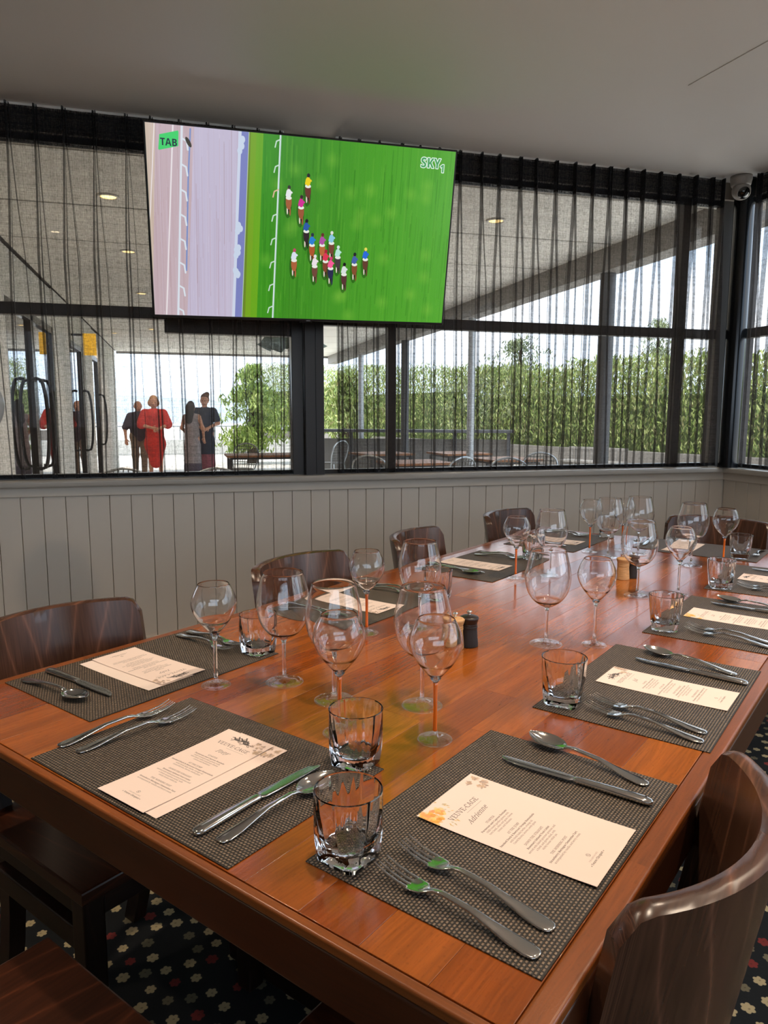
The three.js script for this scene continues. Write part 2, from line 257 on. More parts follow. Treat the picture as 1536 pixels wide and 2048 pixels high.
// ───────── television ─────────
{
  const tv = thing('television', 'large wall-mounted flat screen tilted forward showing a horse race from above', 'television');
  tv.position.set(0.616, 2.14, -3.579); tv.rotation.set(13.65 * D2R, 0, 0.5 * D2R, 'YXZ');
  const W = 1.43, H = W * 0.5625;
  const tex = canvasTex(1536, 864, (c, w, h) => {
    const r = mulberry(3);
    const map = (x, y) => { let u = 0.5, v = 0.5; for (let k = 0; k < 12; k++) { const xl = 25 + 50 * v, xr = 1507 - 64 * v; u = (x - xl) / (xr - xl); const yt = 42 + 123 * u, yb = 955 + 42 * u; v = (y - yt) / (yb - yt); } return [u * w, v * h]; };
    const poly = (pts, col) => { c.fillStyle = col; c.beginPath(); pts.forEach((p, i) => { const q = map(...p); i ? c.lineTo(...q) : c.moveTo(...q); }); c.fill(); };
    const line = (pts, col, lw) => { c.strokeStyle = col; c.lineWidth = lw; c.lineCap = 'round'; c.lineJoin = 'round'; c.beginPath(); pts.forEach((p, i) => { const q = map(...p); i ? c.lineTo(...q) : c.moveTo(...q); }); c.stroke(); };
    const gr = c.createLinearGradient(0, 0, w, 0); gr.addColorStop(0.3, '#3c9a1c'); gr.addColorStop(0.45, '#3f8f22'); gr.addColorStop(0.75, '#4fa42a'); gr.addColorStop(1, '#58ad33'); c.fillStyle = gr; c.fillRect(0, 0, w, h);
    poly([[0, 0], [490, 0], [488, 85], [458, 965], [455, 1056], [0, 1056]], '#c9b3ba');
    poly([[20, 0], [70, 0], [66, 1000], [60, 1056], [0, 1056]], '#d2bfae');
    poly([[240, 0], [440, 0], [425, 1000], [215, 1000]], '#c8bfd6');
    for (let i = 0; i < 220; i++) { const x = r() * w * 0.3, l = r(); c.strokeStyle = l > 0.5 ? `rgba(225,215,235,${0.22 * r()})` : `rgba(150,110,110,${0.2 * r()})`; c.lineWidth = 1 + 4 * r(); const y = r() * h; c.beginPath(); c.moveTo(x, y - 220); c.lineTo(x - 8, y + 240); c.stroke(); }
    for (let i = 0; i < 600; i++) { const x = w * (0.32 + 0.7 * r()), y = r() * h; c.strokeStyle = r() > 0.5 ? `rgba(140,205,70,${0.16 * r()})` : `rgba(20,90,10,${0.2 * r()})`; c.lineWidth = 1 + 7 * r(); c.beginPath(); c.moveTo(x, y - 120 * r() - 30); c.lineTo(x - 4, y + 160 * r() + 30); c.stroke(); }
    for (let i = 0; i < 26; i++) { const x = w * (0.34 + 0.6 * r()), y = r() * h, g2 = c.createRadialGradient(x, y, 2, x, y, 46); g2.addColorStop(0, 'rgba(165,215,80,.28)'); g2.addColorStop(1, 'rgba(165,215,80,0)'); c.fillStyle = g2; c.fillRect(x - 50, y - 50, 100, 100); }
    poly([[448, 60], [488, 60], [462, 980], [425, 980]], '#7f86c4'); poly([[438, 60], [452, 60], [428, 980], [415, 980]], '#d3dbef');
    for (const [x, y, s] of [[447, 140, 60], [440, 520, 55], [436, 640, 50], [432, 740, 45]]) for (let k = 0; k < 5; k++) { const [X, Y] = map(x - 6 + 16 * r(), y + s * (r() - 0.5)); c.fillStyle = '#cfdcf0'; c.beginPath(); c.ellipse(X, Y, 12, 16, 0, 0, 6.3); c.fill(); }
    poly([[486, 60], [520, 60], [498, 980], [464, 980]], '#6f8a2a'); poly([[494, 60], [552, 60], [528, 980], [474, 980]], 'rgba(125,180,30,.75)');
    line([[486, 60], [460, 990]], '#c9d9b0', 3);
    line([[66, 30], [52, 420], [40, 600]], '#efe4e4', 5); line([[146, 50], [125, 990]], '#efe6ea', 7);
    line([[185, 50], [176, 990]], '#dfe6f0', 10); line([[222, 70], [214, 300], [210, 730]], '#7f93c9', 7);
    for (let k = 0; k < 8; k++) { const y = 110 + k * 116, x = 184 - k * 1.2; line([[x, y], [x + 22, y + 14], [x + 28, y + 52]], '#dfe8f2', 8); }
    c.fillStyle = '#3b3428'; const [bx, by] = map(214, 128); c.beginPath(); c.ellipse(bx, by, 9, 24, -0.5, 0, 6.3); c.fill();
    line([[632, 80], [602, 990]], '#dff0ee', 9); line([[635, 80], [605, 990]], '#9ec4b0', 3);
    for (let k = 0; k < 8; k++) { const y = 100 + k * 114, x = 630 - k * 3.9; line([[x, y + 12], [x - 18, y + 20], [x - 24, y + 46]], k === 2 ? '#e8c0a0' : '#cfe8d8', 6); }
    const horse = (x, y, silk, coat, cap) => {
      const e = (X, Y, a, b, col, rot = 0) => { const q = map(x + X, y + Y); c.fillStyle = col; c.beginPath(); c.ellipse(q[0], q[1], a, b, rot, 0, 6.3); c.fill(); };
      e(-4, 40, 20, 62, 'rgba(15,55,8,.45)'); e(-6, 66, 4, 20, '#e8dccb'); e(7, 72, 4, 20, coat); e(0, 48, 4, 32, '#20160f'); e(0, 26, 15, 36, coat); e(0, -22, 7, 26, coat);
      e(0, 8, 15, 9, '#f1f5ea'); e(0, -14, 13, 20, silk); e(12, -18, 7, 5, silk, 0.5); e(-9, -10, 5, 12, silk, 0.3); e(2, -42, 8, 9, cap);
    };
    for (const a of [[763, 315, '#f4d81c', '#6e382c', '#2a2a2a'], [672, 370, '#eef0f2', '#a8623c', '#3a3a34'], [731, 415, '#d8309a', '#a05a38', '#3b2a2e'], [757, 528, '#2e5fae', '#33272a', '#1d2030'], [785, 595, '#2d83d8', '#b3572c', '#27364a'], [834, 595, '#b457a8', '#bd6d3a', '#6a3030'], [879, 585, '#8fd0e6', '#7a4636', '#e8e8e0'], [700, 670, '#dfe8f6', '#b2643c', '#c04a66'], [911, 655, '#bfeee0', '#4b3d42', '#d8f0e8'], [1047, 665, '#2a6fe0', '#66402f', '#efe060'], [993, 690, '#4a65ac', '#87502f', '#20242c'], [851, 675, '#e43a58', '#84452f', '#b02038'], [799, 700, '#f2e8ee', '#74483a', '#e8e8e8'], [876, 710, '#ff5f9c', '#2a2c50', '#d84078'], [942, 740, '#dfe9e6', '#5a3434', '#16181c']]) horse(...a);
    const [tx, ty] = map(82, 94), [tx2, ty2] = map(170, 78), [tx3, ty3] = map(170, 150), [tx4, ty4] = map(84, 163);
    c.fillStyle = '#3fd56c'; c.beginPath(); c.moveTo(tx + 6, ty); c.lineTo(tx2 - 4, ty2); c.quadraticCurveTo(tx2, ty2, tx2, ty2 + 6); c.lineTo(tx3, ty3 - 4); c.lineTo(tx4 + 4, ty4); c.quadraticCurveTo(tx4, ty4, tx4, ty4 - 6); c.closePath(); c.fill();
    c.fillStyle = '#0c2233'; c.font = 'bold 43px sans-serif'; c.textAlign = 'center'; c.fillText('TAB', (tx + tx3) / 2 + 2, (ty + ty4) / 2 + 12);
    const [sx, sy] = map(1388, 222); c.font = 'bold 62px sans-serif'; c.lineWidth = 8; c.strokeStyle = '#eafff2'; c.lineJoin = 'round'; c.strokeText('SKY', sx - 14, sy + 16); c.fillStyle = '#49a35e'; c.fillText('SKY', sx - 14, sy + 16); c.font = 'bold 50px sans-serif'; c.strokeText('1', sx + 52, sy + 34); c.fillText('1', sx + 52, sy + 34);
  });
  const scr = new THREE.MeshStandardMaterial({ color: '#050505', roughness: 0.25, emissive: '#ffffff', emissiveMap: tex, emissiveIntensity: 0.44 });
  part('screen', new THREE.PlaneGeometry(W, H), scr, tv, 0, 0, 0.0235);
  const casing = part('casing', rbox(W + 0.02, H + 0.022, 0.045, 0.006), M.black, tv, 0, -0.002, 0);
  part('sensor_window', rbox(0.06, 0.01, 0.012, 0.003), M.steelDark, casing, -0.0, -H / 2 - 0.014, 0.014);
  part('logo', rbox(0.02, 0.0035, 0.002, 0.0005), std('#9a9a9a'), casing, 0.012, -H / 2 - 0.0072, 0.0235);
  const back = part('electronics_box', rbox(0.7, 0.42, 0.06, 0.01), M.black, tv, 0, -0.1, -0.05);
  const arm = part('wall_bracket', rbox(0.42, 0.3, 0.06, 0.004), M.black, tv, 0.05, 0, -0.1);
  const arm2 = part('bracket_arm', rbox(0.05, 0.05, 0.3, 0.004), M.black, tv, 0.06, 0, -0.24); arm2.rotation.x = -13.65 * D2R;
}
// ───────── security camera ─────────
{
  const t = thing('security_camera', 'white dome security camera mounted on the ceiling in the window corner', 'camera');
  t.position.set(3.305, CEIL, -3.83);
  part('mount', lathe([[0, 0], [0.062, 0], [0.062, -0.02], [0.056, -0.05], [0.05, -0.06], [0, -0.062]]), M.cctv, t);
  const b = part('ball_housing', new THREE.SphereGeometry(0.053, 40, 28), M.cctv, t, 0, -0.085, 0.006);
  const lens = part('lens', new THREE.SphereGeometry(0.043, 32, 20, 0, Math.PI * 2, 0, 0.95), M.darkGlass, b, 0, 0, 0);
  const dir = new THREE.Vector3(-0.3, -0.5, 0.85).normalize(); lens.position.set(0, 0, 0).addScaledVector(dir, 0.021); lens.quaternion.setFromUnitVectors(new THREE.Vector3(0, 1, 0), dir);
  const ring = part('lens_ring', new THREE.TorusGeometry(0.037, 0.004, 12, 40), M.cctv, b); ring.position.set(0, 0, 0).addScaledVector(dir, 0.042); ring.quaternion.setFromUnitVectors(new THREE.Vector3(0, 0, 1), dir);
}

// ───────── ceiling downlights of the room ─────────
const warm = new THREE.Color(1.0, 0.8, 0.61);
function downlight(x, y, z, label, power, group, parentMat) {
  const t = thing('downlight', label, 'light', group); t.position.set(x, y, z);
  const tr = part('trim_ring', lathe([[0.036, 0.0], [0.05, -0.002], [0.05, -0.006], [0.042, -0.008], [0.036, -0.004]], 32), M.white, t);
  part('lamp_lens', lathe([[0, -0.006], [0.02, -0.0055], [0.036, -0.003]], 28), new THREE.MeshStandardMaterial({ color: '#111', emissive: parentMat ? new THREE.Color(1, 0.68, 0.26) : new THREE.Color(1, 0.8, 0.5), emissiveIntensity: parentMat ?? 40, side: THREE.DoubleSide }), tr);
  if (power) {
    const s = new THREE.SpotLight(warm, power, 0, 62 * D2R, 0.6, 2); s.position.set(x, y - 0.02, z); s.target.position.set(x, y - 2, z); s.castShadow = true; s.shadow.radius = 2; s.shadow.bias = -0.0005; scene.add(s, s.target);
  }
  return t;
}
{
  const where = ['over the near end of the table', 'over the middle of the table', 'left of the table towards the window', 'over the right-hand chairs', 'by the left wall of the room', 'over the right side near the corner', 'far back on the left', 'far back on the right'];
  [[0.35, -0.85], [1.25, -1.5], [-0.9, -1.6], [1.6, -0.35], [-2.6, -1.2], [2.35, -1.35], [-2.4, 2.4], [2.3, 2.2]].forEach(([x, z], i) => downlight(x, CEIL, z, 'round recessed warm ceiling downlight ' + where[i], LAMP, 'room downlights'));
}

// ───────── the table (its own axes: a along its length, b across it) ─────────
const TY = 37.294 * D2R, CU = Math.cos(TY), SU = Math.sin(TY), TAB = 0.75;
const onTable = (a, b, h = 0) => [a * CU + b * SU, TAB + h, -a * SU + b * CU];
const A0 = 0.493, A1 = 3.125, B0 = -1.436, B1 = -0.219;
{
  const t = thing('dining_table', 'long varnished hardwood table with orange-brown staves laid for lunch', 'table');
  t.position.set(...onTable((A0 + A1) / 2, (B0 + B1) / 2, -TAB)); t.rotation.y = TY;
  const L = A1 - A0, Wd = B1 - B0, th = 0.075, rimE = 0.014, rimS = 0.028;
  const r = mulberry(91);
  const n = 14, sw = (Wd - 2 * rimS) / n;
  for (let j = 0; j < n; j++) {
    let x = -L / 2 + rimE; const end = L / 2 - rimE, zc = -Wd / 2 + rimS + sw * (j + 0.5);
    while (x < end - 0.01) {
      let len = x === -L / 2 + rimE ? 0.12 + 0.7 * r() : 0.5 + 0.7 * r(); if (end - x - len < 0.2) len = end - x;
      part('stave', rbox(len - 0.0003, 0.02, sw - 0.0003, 0.0006, 'x', [r() * 7, r() * 3]), oakTones[Math.floor(r() * oakTones.length)], t, x + len / 2, TAB - 0.0101, zc);
      x += len;
    }
  }
  for (const s of [-1, 1]) {
    part('rim', rbox(L, 0.014, rimS, 0.004, 'x', [s, 0]), M.tableRim, t, 0, TAB - 0.007, s * (Wd / 2 - rimS / 2)); part('rim', rbox(rimE, 0.014, Wd - 2 * rimS - 0.0005, 0.004, 'z', [s, 0.3]), M.tableRim, t, s * (L / 2 - rimE / 2), TAB - 0.007, 0);
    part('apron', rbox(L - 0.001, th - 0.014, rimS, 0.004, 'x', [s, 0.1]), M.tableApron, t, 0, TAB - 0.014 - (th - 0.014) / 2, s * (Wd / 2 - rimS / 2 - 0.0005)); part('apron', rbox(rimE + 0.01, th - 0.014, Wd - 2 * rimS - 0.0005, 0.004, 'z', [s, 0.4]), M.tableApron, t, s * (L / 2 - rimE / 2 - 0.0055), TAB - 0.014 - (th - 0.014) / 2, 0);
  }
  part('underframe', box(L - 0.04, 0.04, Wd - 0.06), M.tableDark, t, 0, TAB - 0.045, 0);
  for (const sx of [-1, 1]) { const p = part('pedestal', rbox(0.12, TAB - 0.1, 0.3, 0.008, 'y'), M.chairDark, t, sx * 0.72, (TAB - 0.1) / 2 + 0.04, 0); part('pedestal_foot', rbox(0.14, 0.06, 0.8, 0.01, 'z'), M.chairDark, p, 0, -(TAB - 0.1) / 2 - 0.01, 0); }
}

// ───────── chairs: bent ply back, seat, rails, four legs; the sitter looks towards -z ─────────
function makeChair(label, group) {
  const c = thing('dining_chair', label, 'chair', group);
  const W = 0.42, seatY = 0.46;
  const sh = new THREE.Shape(); const w = W / 2;
  sh.moveTo(-w, 0.262); sh.lineTo(w, 0.262); sh.lineTo(w, -0.03); sh.quadraticCurveTo(w, -0.125, w - 0.11, -0.13); sh.lineTo(-w + 0.11, -0.13); sh.quadraticCurveTo(-w, -0.125, -w, -0.03); sh.closePath();
  const sg = new THREE.ExtrudeGeometry(sh, { depth: 0.018, bevelEnabled: true, bevelSize: 0.004, bevelThickness: 0.004, bevelSegments: 2, curveSegments: 12 }); sg.rotateX(-Math.PI / 2); sg.translate(0, seatY - 0.022, 0);
  const st = part('seat', planarUV(sg, 'z'), M.seat, c);
  // seat: shape y+ -> -z (front)
  for (const [x, z] of [[-1, -1], [1, -1]]) part('leg', rbox(0.042, seatY - 0.02, 0.042, 0.005, 'y'), M.chairDark, c, x * (w - 0.024), (seatY - 0.02) / 2, z * 0.236);
  for (const s of [-1, 1]) {
    const g = grid(5, 9, (i, j) => { const k = [[-1, -1], [1, -1], [1, 1], [-1, 1], [-1, -1]][i], t = j / 8, z = 0.105 + (t < 0.55 ? (0.55 - t) * (0.55 - t) * 0.2 : (t - 0.55) * 0.17); return [s * (w - 0.05) + k[0] * 0.017, t * 0.62, z + k[1] * 0.02]; });
    g.setIndex([...g.index.array]); part('leg', planarUV(toCreasedNormals(g, 0.6), 'y'), M.chairDark, c);
  }
  part('seat_rail', rbox(W - 0.06, 0.05, 0.02, 0.003), M.chairDark, st, 0, seatY - 0.05, -0.238); part('seat_rail', rbox(W - 0.08, 0.05, 0.02, 0.003), M.chairDark, st, 0, seatY - 0.05, 0.085);
  for (const s of [-1, 1]) { part('seat_rail', rbox(0.02, 0.05, 0.33, 0.003, 'z'), M.chairDark, st, s * (w - 0.024), seatY - 0.05, -0.075); part('stretcher', rbox(0.026, 0.045, 0.34, 0.004, 'z'), M.chairDark, c, s * (w - 0.026), 0.335, -0.07); }
  // bent backrest: an arc in plan, leaning back, rounded top corners
  const R = 0.285, half = 47 * D2R, T = 0.026, y0 = 0.5, y1 = 0.825, nu = 33;
  const rows = 13, f = (side) => (i, j) => {
    const s = i / (nu - 1) * 2 - 1, th = s * half, corner = 0.032, edge = (1 - Math.abs(s)) * half * R;
    const drop = edge < corner ? corner - Math.sqrt(Math.max(0, corner * corner - (corner - edge) ** 2)) : 0;
    const yt = y1 - drop, yb = y0 + drop * 0.6, y = yb + (yt - yb) * j / (rows - 1), lean = (y - y0) * 0.17, rad = R + side * T / 2;
    return [Math.sin(th) * rad, y, 0.105 + lean + rad * Math.cos(th) - R * Math.cos(half)];
  };
  const ring = []; for (let j = 0; j < rows; j++) ring.push(j);
  const outer = [], O = f(1), I = f(-1);
  const edgeRound = (i, j, k) => { const a = I(i, j), b = O(i, j); return a.map((v, q) => v + (b[q] - v) * k); };
  const back = grid(nu, rows * 2 + 4, (i, j) => {
    if (j < rows) return O(i, j);
    if (j < rows + 2) { const k = j - rows === 0 ? 0.72 : 0.28, p = edgeRound(i, rows - 1, k); p[1] += 0.004; return p; }
    if (j < rows * 2 + 2) return I(i, rows * 2 + 1 - j);
    const k = j - rows * 2 - 2 === 0 ? 0.28 : 0.72, p = edgeRound(i, 0, k); p[1] -= 0.004; return p;
  });
  const nr = rows * 2 + 4, idx = [...back.index.array];
  for (let i = 0; i < nu - 1; i++) { const a = (nr - 1) * nu + i, b = a + 1, c2 = i, d = i + 1; idx.push(a, b, d, a, d, c2); }
  for (const i of [0, nu - 1]) for (let j = 0; j < rows - 1; j++) { const a = j * nu + i, b = (j + 1) * nu + i, p = (rows * 2 + 1 - j) * nu + i, q = (rows * 2 - j) * nu + i; i === 0 ? idx.push(a, b, q, a, q, p) : idx.push(a, q, b, a, p, q); }
  for (const i of [0, nu - 1]) { const a = (rows - 1) * nu + i; const l = [a, a + nu, a + 2 * nu, a + 3 * nu]; idx.push(l[0], l[1], l[2], l[0], l[2], l[3]); const m2 = [(nr - 3) * nu + i, (nr - 2) * nu + i, (nr - 1) * nu + i, i]; idx.push(m2[0], m2[1], m2[2], m2[0], m2[2], m2[3]); }
  back.setIndex(idx); const bg = toCreasedNormals(back, 0.9);
  part('backrest', planarUV(bg, 'y'), M.chair, c);
  return c;
}
const chair0 = makeChair('brown bentwood chair at the left side of the table, nearest the camera of that row', 'dining chairs');
function placeChair(a, b, turn, label, first) {
  const c = first ? chair0 : chair0.clone(); if (!first) { c.name = numbered('dining_chair'); scene.add(c); tag(c, label, 'chair', 'dining chairs'); }
  c.position.set(...onTable(a, b, -TAB)); c.rotation.set(0, TY + turn, 0); return c;
}
// left side sits at b < B0 and looks towards +b (local -z must point to +v): turn PI
placeChair(0.81, -1.36, Math.PI, '', true);
placeChair(1.61, -1.36, Math.PI, 'brown bentwood chair at the left side of the table, second from the camera');
placeChair(2.28, -1.36, Math.PI + 0.2, 'brown bentwood chair turned slightly askew, third along the left side of the table');
placeChair(2.99, -1.36, Math.PI - 0.03, 'brown bentwood chair farthest along the left side of the table, by the panelled wall');
placeChair(3.17, -0.71, -Math.PI / 2 + Math.PI, 'dark bentwood chair at the far end of the table in the window corner');
placeChair(0.822, -0.352, 0, 'dark curved-back chair in the bottom right corner of the photo, tucked under the table');
placeChair(0.245, -0.83, -Math.PI / 2, 'chair at the near end of the table with only its grained seat in view');

// ───────── place mats, menus, cutlery ─────────
const SIDE = { R: [TY, (a, b, x, z) => [a + x, b + z]], N: [TY - Math.PI / 2, (a, b, x, z) => [a - z, b + x]], L: [TY + Math.PI, (a, b, x, z) => [a - x, b - z]], F: [TY + Math.PI / 2, (a, b, x, z) => [a + z, b - x]] };
const superRing = (w, t, n, e, map) => Array.from({ length: n }, (_, i) => { const q = i / n * Math.PI * 2, c = Math.cos(q), s = Math.sin(q); return map(Math.sign(c) * Math.pow(Math.abs(c), e) * w, Math.sign(s) * Math.pow(Math.abs(s), e) * t); });
// bar along z with half-width w, half-thickness t, height y, dish d (bends the edges up)
const bladeLoft = (rows, n = 16, e = 0.7) => loft(rows.map(([z, y, w, t, d = 0, x0 = 0]) => superRing(w, t, n, e, (x, yy) => [x0 + x, y + yy + d * (w > 0 ? (x / w) * (x / w) : 0), z])));
const handleRows = (L, z0) => [[L, 0.0022, 0.004, 0.0012], [L - 0.003, 0.0024, 0.0082, 0.0017], [L - 0.012, 0.0026, 0.0105, 0.0019], [L - 0.03, 0.004, 0.0095, 0.002], [L - 0.055, 0.0075, 0.0065, 0.0021], [L - 0.08, 0.0115, 0.0045, 0.0021], [z0 + 0.012, 0.0125, 0.0036, 0.0021], [z0, 0.0105, 0.0036, 0.002]];
const forkGeo = (() => {
  const body = bladeLoft([...handleRows(0.1025, -0.026), [-0.034, 0.0075, 0.006, 0.0016], [-0.041, 0.0052, 0.0105, 0.0014, 0.0012], [-0.05, 0.0042, 0.0124, 0.0013, 0.0014], [-0.058, 0.0044, 0.0125, 0.0012, 0.001]]);
  const tine = bladeLoft([[-0.056, 0.0044, 0.0021, 0.0012], [-0.068, 0.0048, 0.0019, 0.0011], [-0.082, 0.0068, 0.0017, 0.001], [-0.094, 0.0098, 0.0014, 0.0009], [-0.1025, 0.0126, 0.0008, 0.0006]], 8, 1);
  return { body, tine };
})();
const spoonGeo = { handle: bladeLoft([...handleRows(0.103, -0.03), [-0.037, 0.007, 0.0042, 0.0016]]), bowl: (() => {
  const L = 0.066, z1 = -0.036, rows = 15;
  const ringAt = (k) => { const s = k / (rows - 1), z = z1 - L * s, w = 0.0215 * Math.pow(Math.sin(Math.PI * Math.min(0.999, 0.06 + 0.94 * s)), 0.62) * (1 - 0.18 * s) + 0.0008, dep = 0.0085 * Math.sin(Math.PI * (0.1 + 0.85 * s)); return { z, w, dep, base: 0.0062 + 0.004 * s }; };
  return loft(Array.from({ length: rows }, (_, k) => { const { z, w, dep, base } = ringAt(k), pts = []; const N = 12; for (let i = 0; i <= N; i++) { const x = w * (i / N * 2 - 1); pts.push([x, base - dep * (1 - (x / w) ** 2) + 0.003, z]); } for (let i = N; i >= 0; i--) { const x = w * 1.03 * (i / N * 2 - 1); pts.push([x, base - dep * (1 - (x / (w * 1.03)) ** 2) + 0.0016, z]); } return pts.reverse(); }));
})() };
const knifeGeo = { handle: bladeLoft([[0.112, 0.004, 0.003, 0.002], [0.109, 0.0045, 0.0075, 0.0035], [0.1, 0.005, 0.0095, 0.0045], [0.06, 0.0052, 0.0082, 0.0046], [0.02, 0.0052, 0.0066, 0.0042], [0.006, 0.005, 0.0068, 0.0038], [0.002, 0.005, 0.0055, 0.003]], 16, 0.85),
  blade: bladeLoft([[0.004, 0.005, 0.005, 0.0022], [-0.004, 0.005, 0.0088, 0.0014], [-0.04, 0.0048, 0.0096, 0.0011, 0, 0.0005], [-0.08, 0.0045, 0.0094, 0.001, 0, 0.0005], [-0.1, 0.0043, 0.0075, 0.0009, 0, 0.002], [-0.11, 0.0042, 0.004, 0.0008, 0, 0.0045], [-0.1135, 0.0042, 0.001, 0.0006, 0, 0.0065]], 12, 0.8) };
const protos = {};
function cutlery(kind, label, group) {
  let o;
  if (protos[kind]) { o = protos[kind].clone(); o.name = numbered(kind); scene.add(o); tag(o, label, kind, group); return o; }
  o = protos[kind] = thing(kind, label, kind, group);
  if (kind === 'fork') { part('handle', forkGeo.body, M.steel, o); for (let k = 0; k < 4; k++) part('tine', forkGeo.tine, M.steel, o, (k - 1.5) * 0.0067, 0.0008 * Math.abs(k - 1.5), 0); }
  if (kind === 'spoon') { part('handle', spoonGeo.handle, M.steel, o); part('bowl', spoonGeo.bowl, M.steel, o); }
  if (kind === 'knife') { part('handle', knifeGeo.handle, M.steel, o); part('blade', knifeGeo.blade, M.steelBlade, o); }
  return o;
}
function menuTex(kind, name, seed) {
  return canvasTex(430, 980, (c, w, h) => {
    const r = mulberry(seed);
    c.fillStyle = '#f1e1d8'; c.fillRect(0, 0, w, h);
    const flower = (x, y, s, cols) => { for (let k = 0; k < 9; k++) { c.fillStyle = cols[Math.floor(r() * cols.length)]; c.globalAlpha = 0.35 + 0.4 * r(); const a = r() * 6.3, d = s * 0.5 * r(); c.beginPath(); c.ellipse(x + Math.cos(a) * d, y + Math.sin(a) * d, s * (0.2 + 0.3 * r()), s * (0.15 + 0.22 * r()), a, 0, 6.3); c.fill(); } c.globalAlpha = 1; };
    if (kind === 'yellow') { const cols = ['#e8b24a', '#f0c96a', '#d9912f', '#e9a06a', '#f3d894']; for (let k = 0; k < 13; k++) { const t = r(); flower(10 + t * 150 * r() + 4, 12 + (1 - t) * 170 * r() + 6, 34 + 22 * r(), cols); } for (let k = 0; k < 26; k++) { c.fillStyle = ['#b9a15a', '#8e8a52', '#d5a64a'][k % 3]; c.globalAlpha = 0.6; const a = r() * 1.57; c.beginPath(); c.ellipse(Math.cos(a) * (150 + 60 * r()), Math.sin(a) * (170 + 70 * r()), 8, 3, a + r(), 0, 6.3); c.fill(); } c.globalAlpha = 1; }
    else {
      const cols = ['#b7a294', '#c9b3a2', '#9a8a80', '#d0b596']; for (let k = 0; k < 12; k++) flower(w - 20 - 110 * r() * r() * 1.2, 14 + 130 * r(), 22 + 16 * r(), cols);
      const horse = (x, y, s) => { c.save(); c.translate(x, y); c.scale(s, s); c.fillStyle = '#55504e'; c.strokeStyle = '#55504e'; c.lineCap = 'round';
        c.beginPath(); c.ellipse(0, 0, 30, 12, -0.05, 0, 6.3); c.fill(); c.lineWidth = 11; c.beginPath(); c.moveTo(-24, -3); c.lineTo(-44, -18); c.stroke(); c.lineWidth = 8; c.beginPath(); c.moveTo(-44, -18); c.lineTo(-58, -12); c.stroke();
        c.lineWidth = 4.5; for (const l of [[-20, 6, -40, 16, -52, 10], [-16, 8, -28, 24, -38, 30], [20, 6, 30, 20, 46, 26], [24, 2, 42, 10, 50, 24]]) { c.beginPath(); c.moveTo(l[0], l[1]); c.lineTo(l[2], l[3]); c.lineTo(l[4], l[5]); c.stroke(); }
        c.lineWidth = 5; c.beginPath(); c.moveTo(28, -4); c.quadraticCurveTo(44, -6, 52, 6); c.stroke();
        c.lineWidth = 10; c.beginPath(); c.moveTo(8, -12); c.lineTo(-8, -28); c.stroke(); c.lineWidth = 5; c.beginPath(); c.moveTo(-6, -26); c.lineTo(-24, -14); c.stroke(); c.beginPath(); c.moveTo(6, -12); c.lineTo(-6, 2); c.stroke(); c.beginPath(); c.arc(-14, -37, 7, 0, 6.3); c.fill(); c.restore(); };
      if (name) { horse(170, 78, 0.9); horse(225, 66, 0.95); horse(262, 88, 0.9); } c.strokeStyle = 'rgba(247,227,210,.5)'; c.lineWidth = 1.2; for (let k = 0; k < 40; k++) { const x = 130 + 180 * r(), y = 40 + 70 * r(); c.beginPath(); c.moveTo(x, y); c.lineTo(x + 14 * r(), y + 6 * r()); c.stroke(); }
    }
    if (!name) return;
    c.textAlign = 'center'; c.fillStyle = '#57504b'; c.font = '45px serif'; c.fillText('VEUVE-CAGE', w / 2 + 4, 176); c.strokeStyle = '#7a706a'; c.lineWidth = 1.5; c.beginPath(); c.moveTo(w / 2 - 20, 196); c.lineTo(w / 2 + 136, 196); c.stroke();
    c.save(); c.translate(w / 2, 262); c.rotate(-0.06); c.transform(1, 0, -0.35, 1, 0, 0); c.font = 'italic 46px serif'; c.fillStyle = '#6a625d'; c.fillText(name, 0, 0); c.restore();
    const blocks = [['STARTER', 'Parmesan and Caprese Roulade', 'chilli tossed garden greens with', 'torn basil, salsa and goats cheese', 'cream and balsamic'], ['AT THE JUMP', 'Smoked Duck & Beetroot Orange Remoulade', 'with fresh baby herbs, orange oil', 'Cured Ricotta, leaves, seeds glaze'], ['DOWN THE STRAIGHT', 'Rosemary Infused Veal Cutlet', 'served with baked gourmet potatoes and', 'a fresh and green salad, with', 'sticky house relish jus'], ['THE WINNING POST', 'Strawberry Meringue Clementine Tart', 'accompanied by vanilla and berry cream']];
    let y = 330; for (const b of blocks) { c.fillStyle = '#4d4641'; c.font = '19px serif'; c.fillText(b[0], w / 2, y); y += 24; c.font = 'bold 17px serif'; c.fillText(b[1], w / 2, y); y += 21; c.font = '16px serif'; c.fillStyle = '#6d645e'; for (const l of b.slice(2)) { c.fillText(l, w / 2, y); y += 20; } y += 30; }
    c.strokeStyle = '#6a625d'; c.lineWidth = 1.6; c.beginPath(); c.arc(w / 2, 858, 11, 0, 6.3); c.stroke(); c.beginPath(); c.moveTo(w / 2, 847); c.lineTo(w / 2, 869); c.moveTo(w / 2 - 8, 852); c.lineTo(w / 2 + 8, 864); c.stroke();
    c.fillStyle = '#8a807a'; c.font = '12px serif'; c.fillText('C H A M P A G N E', w / 2, 888); c.fillStyle = '#4d4641'; c.font = 'bold 18px serif'; c.fillText('« Veuve Clicquot »', w / 2, 910);
  });
}
const menuTexes = { adrienne: menuTex('yellow', 'Adrienne', 1), tony: menuTex('horse', 'Tony', 2), julie: menuTex('horse', 'Jul', 3), andy: menuTex('yellow', 'Liz', 4), toby: menuTex('horse', 'Toby', 5), plain: menuTex('grey', '', 8) };
const paper = std('#e2d1c6', { roughness: 0.75 }), menuMats = {};
for (const k of Object.keys(menuTexes)) menuMats[k] = std('#eee8e4', { map: menuTexes[k], roughness: 0.7 });
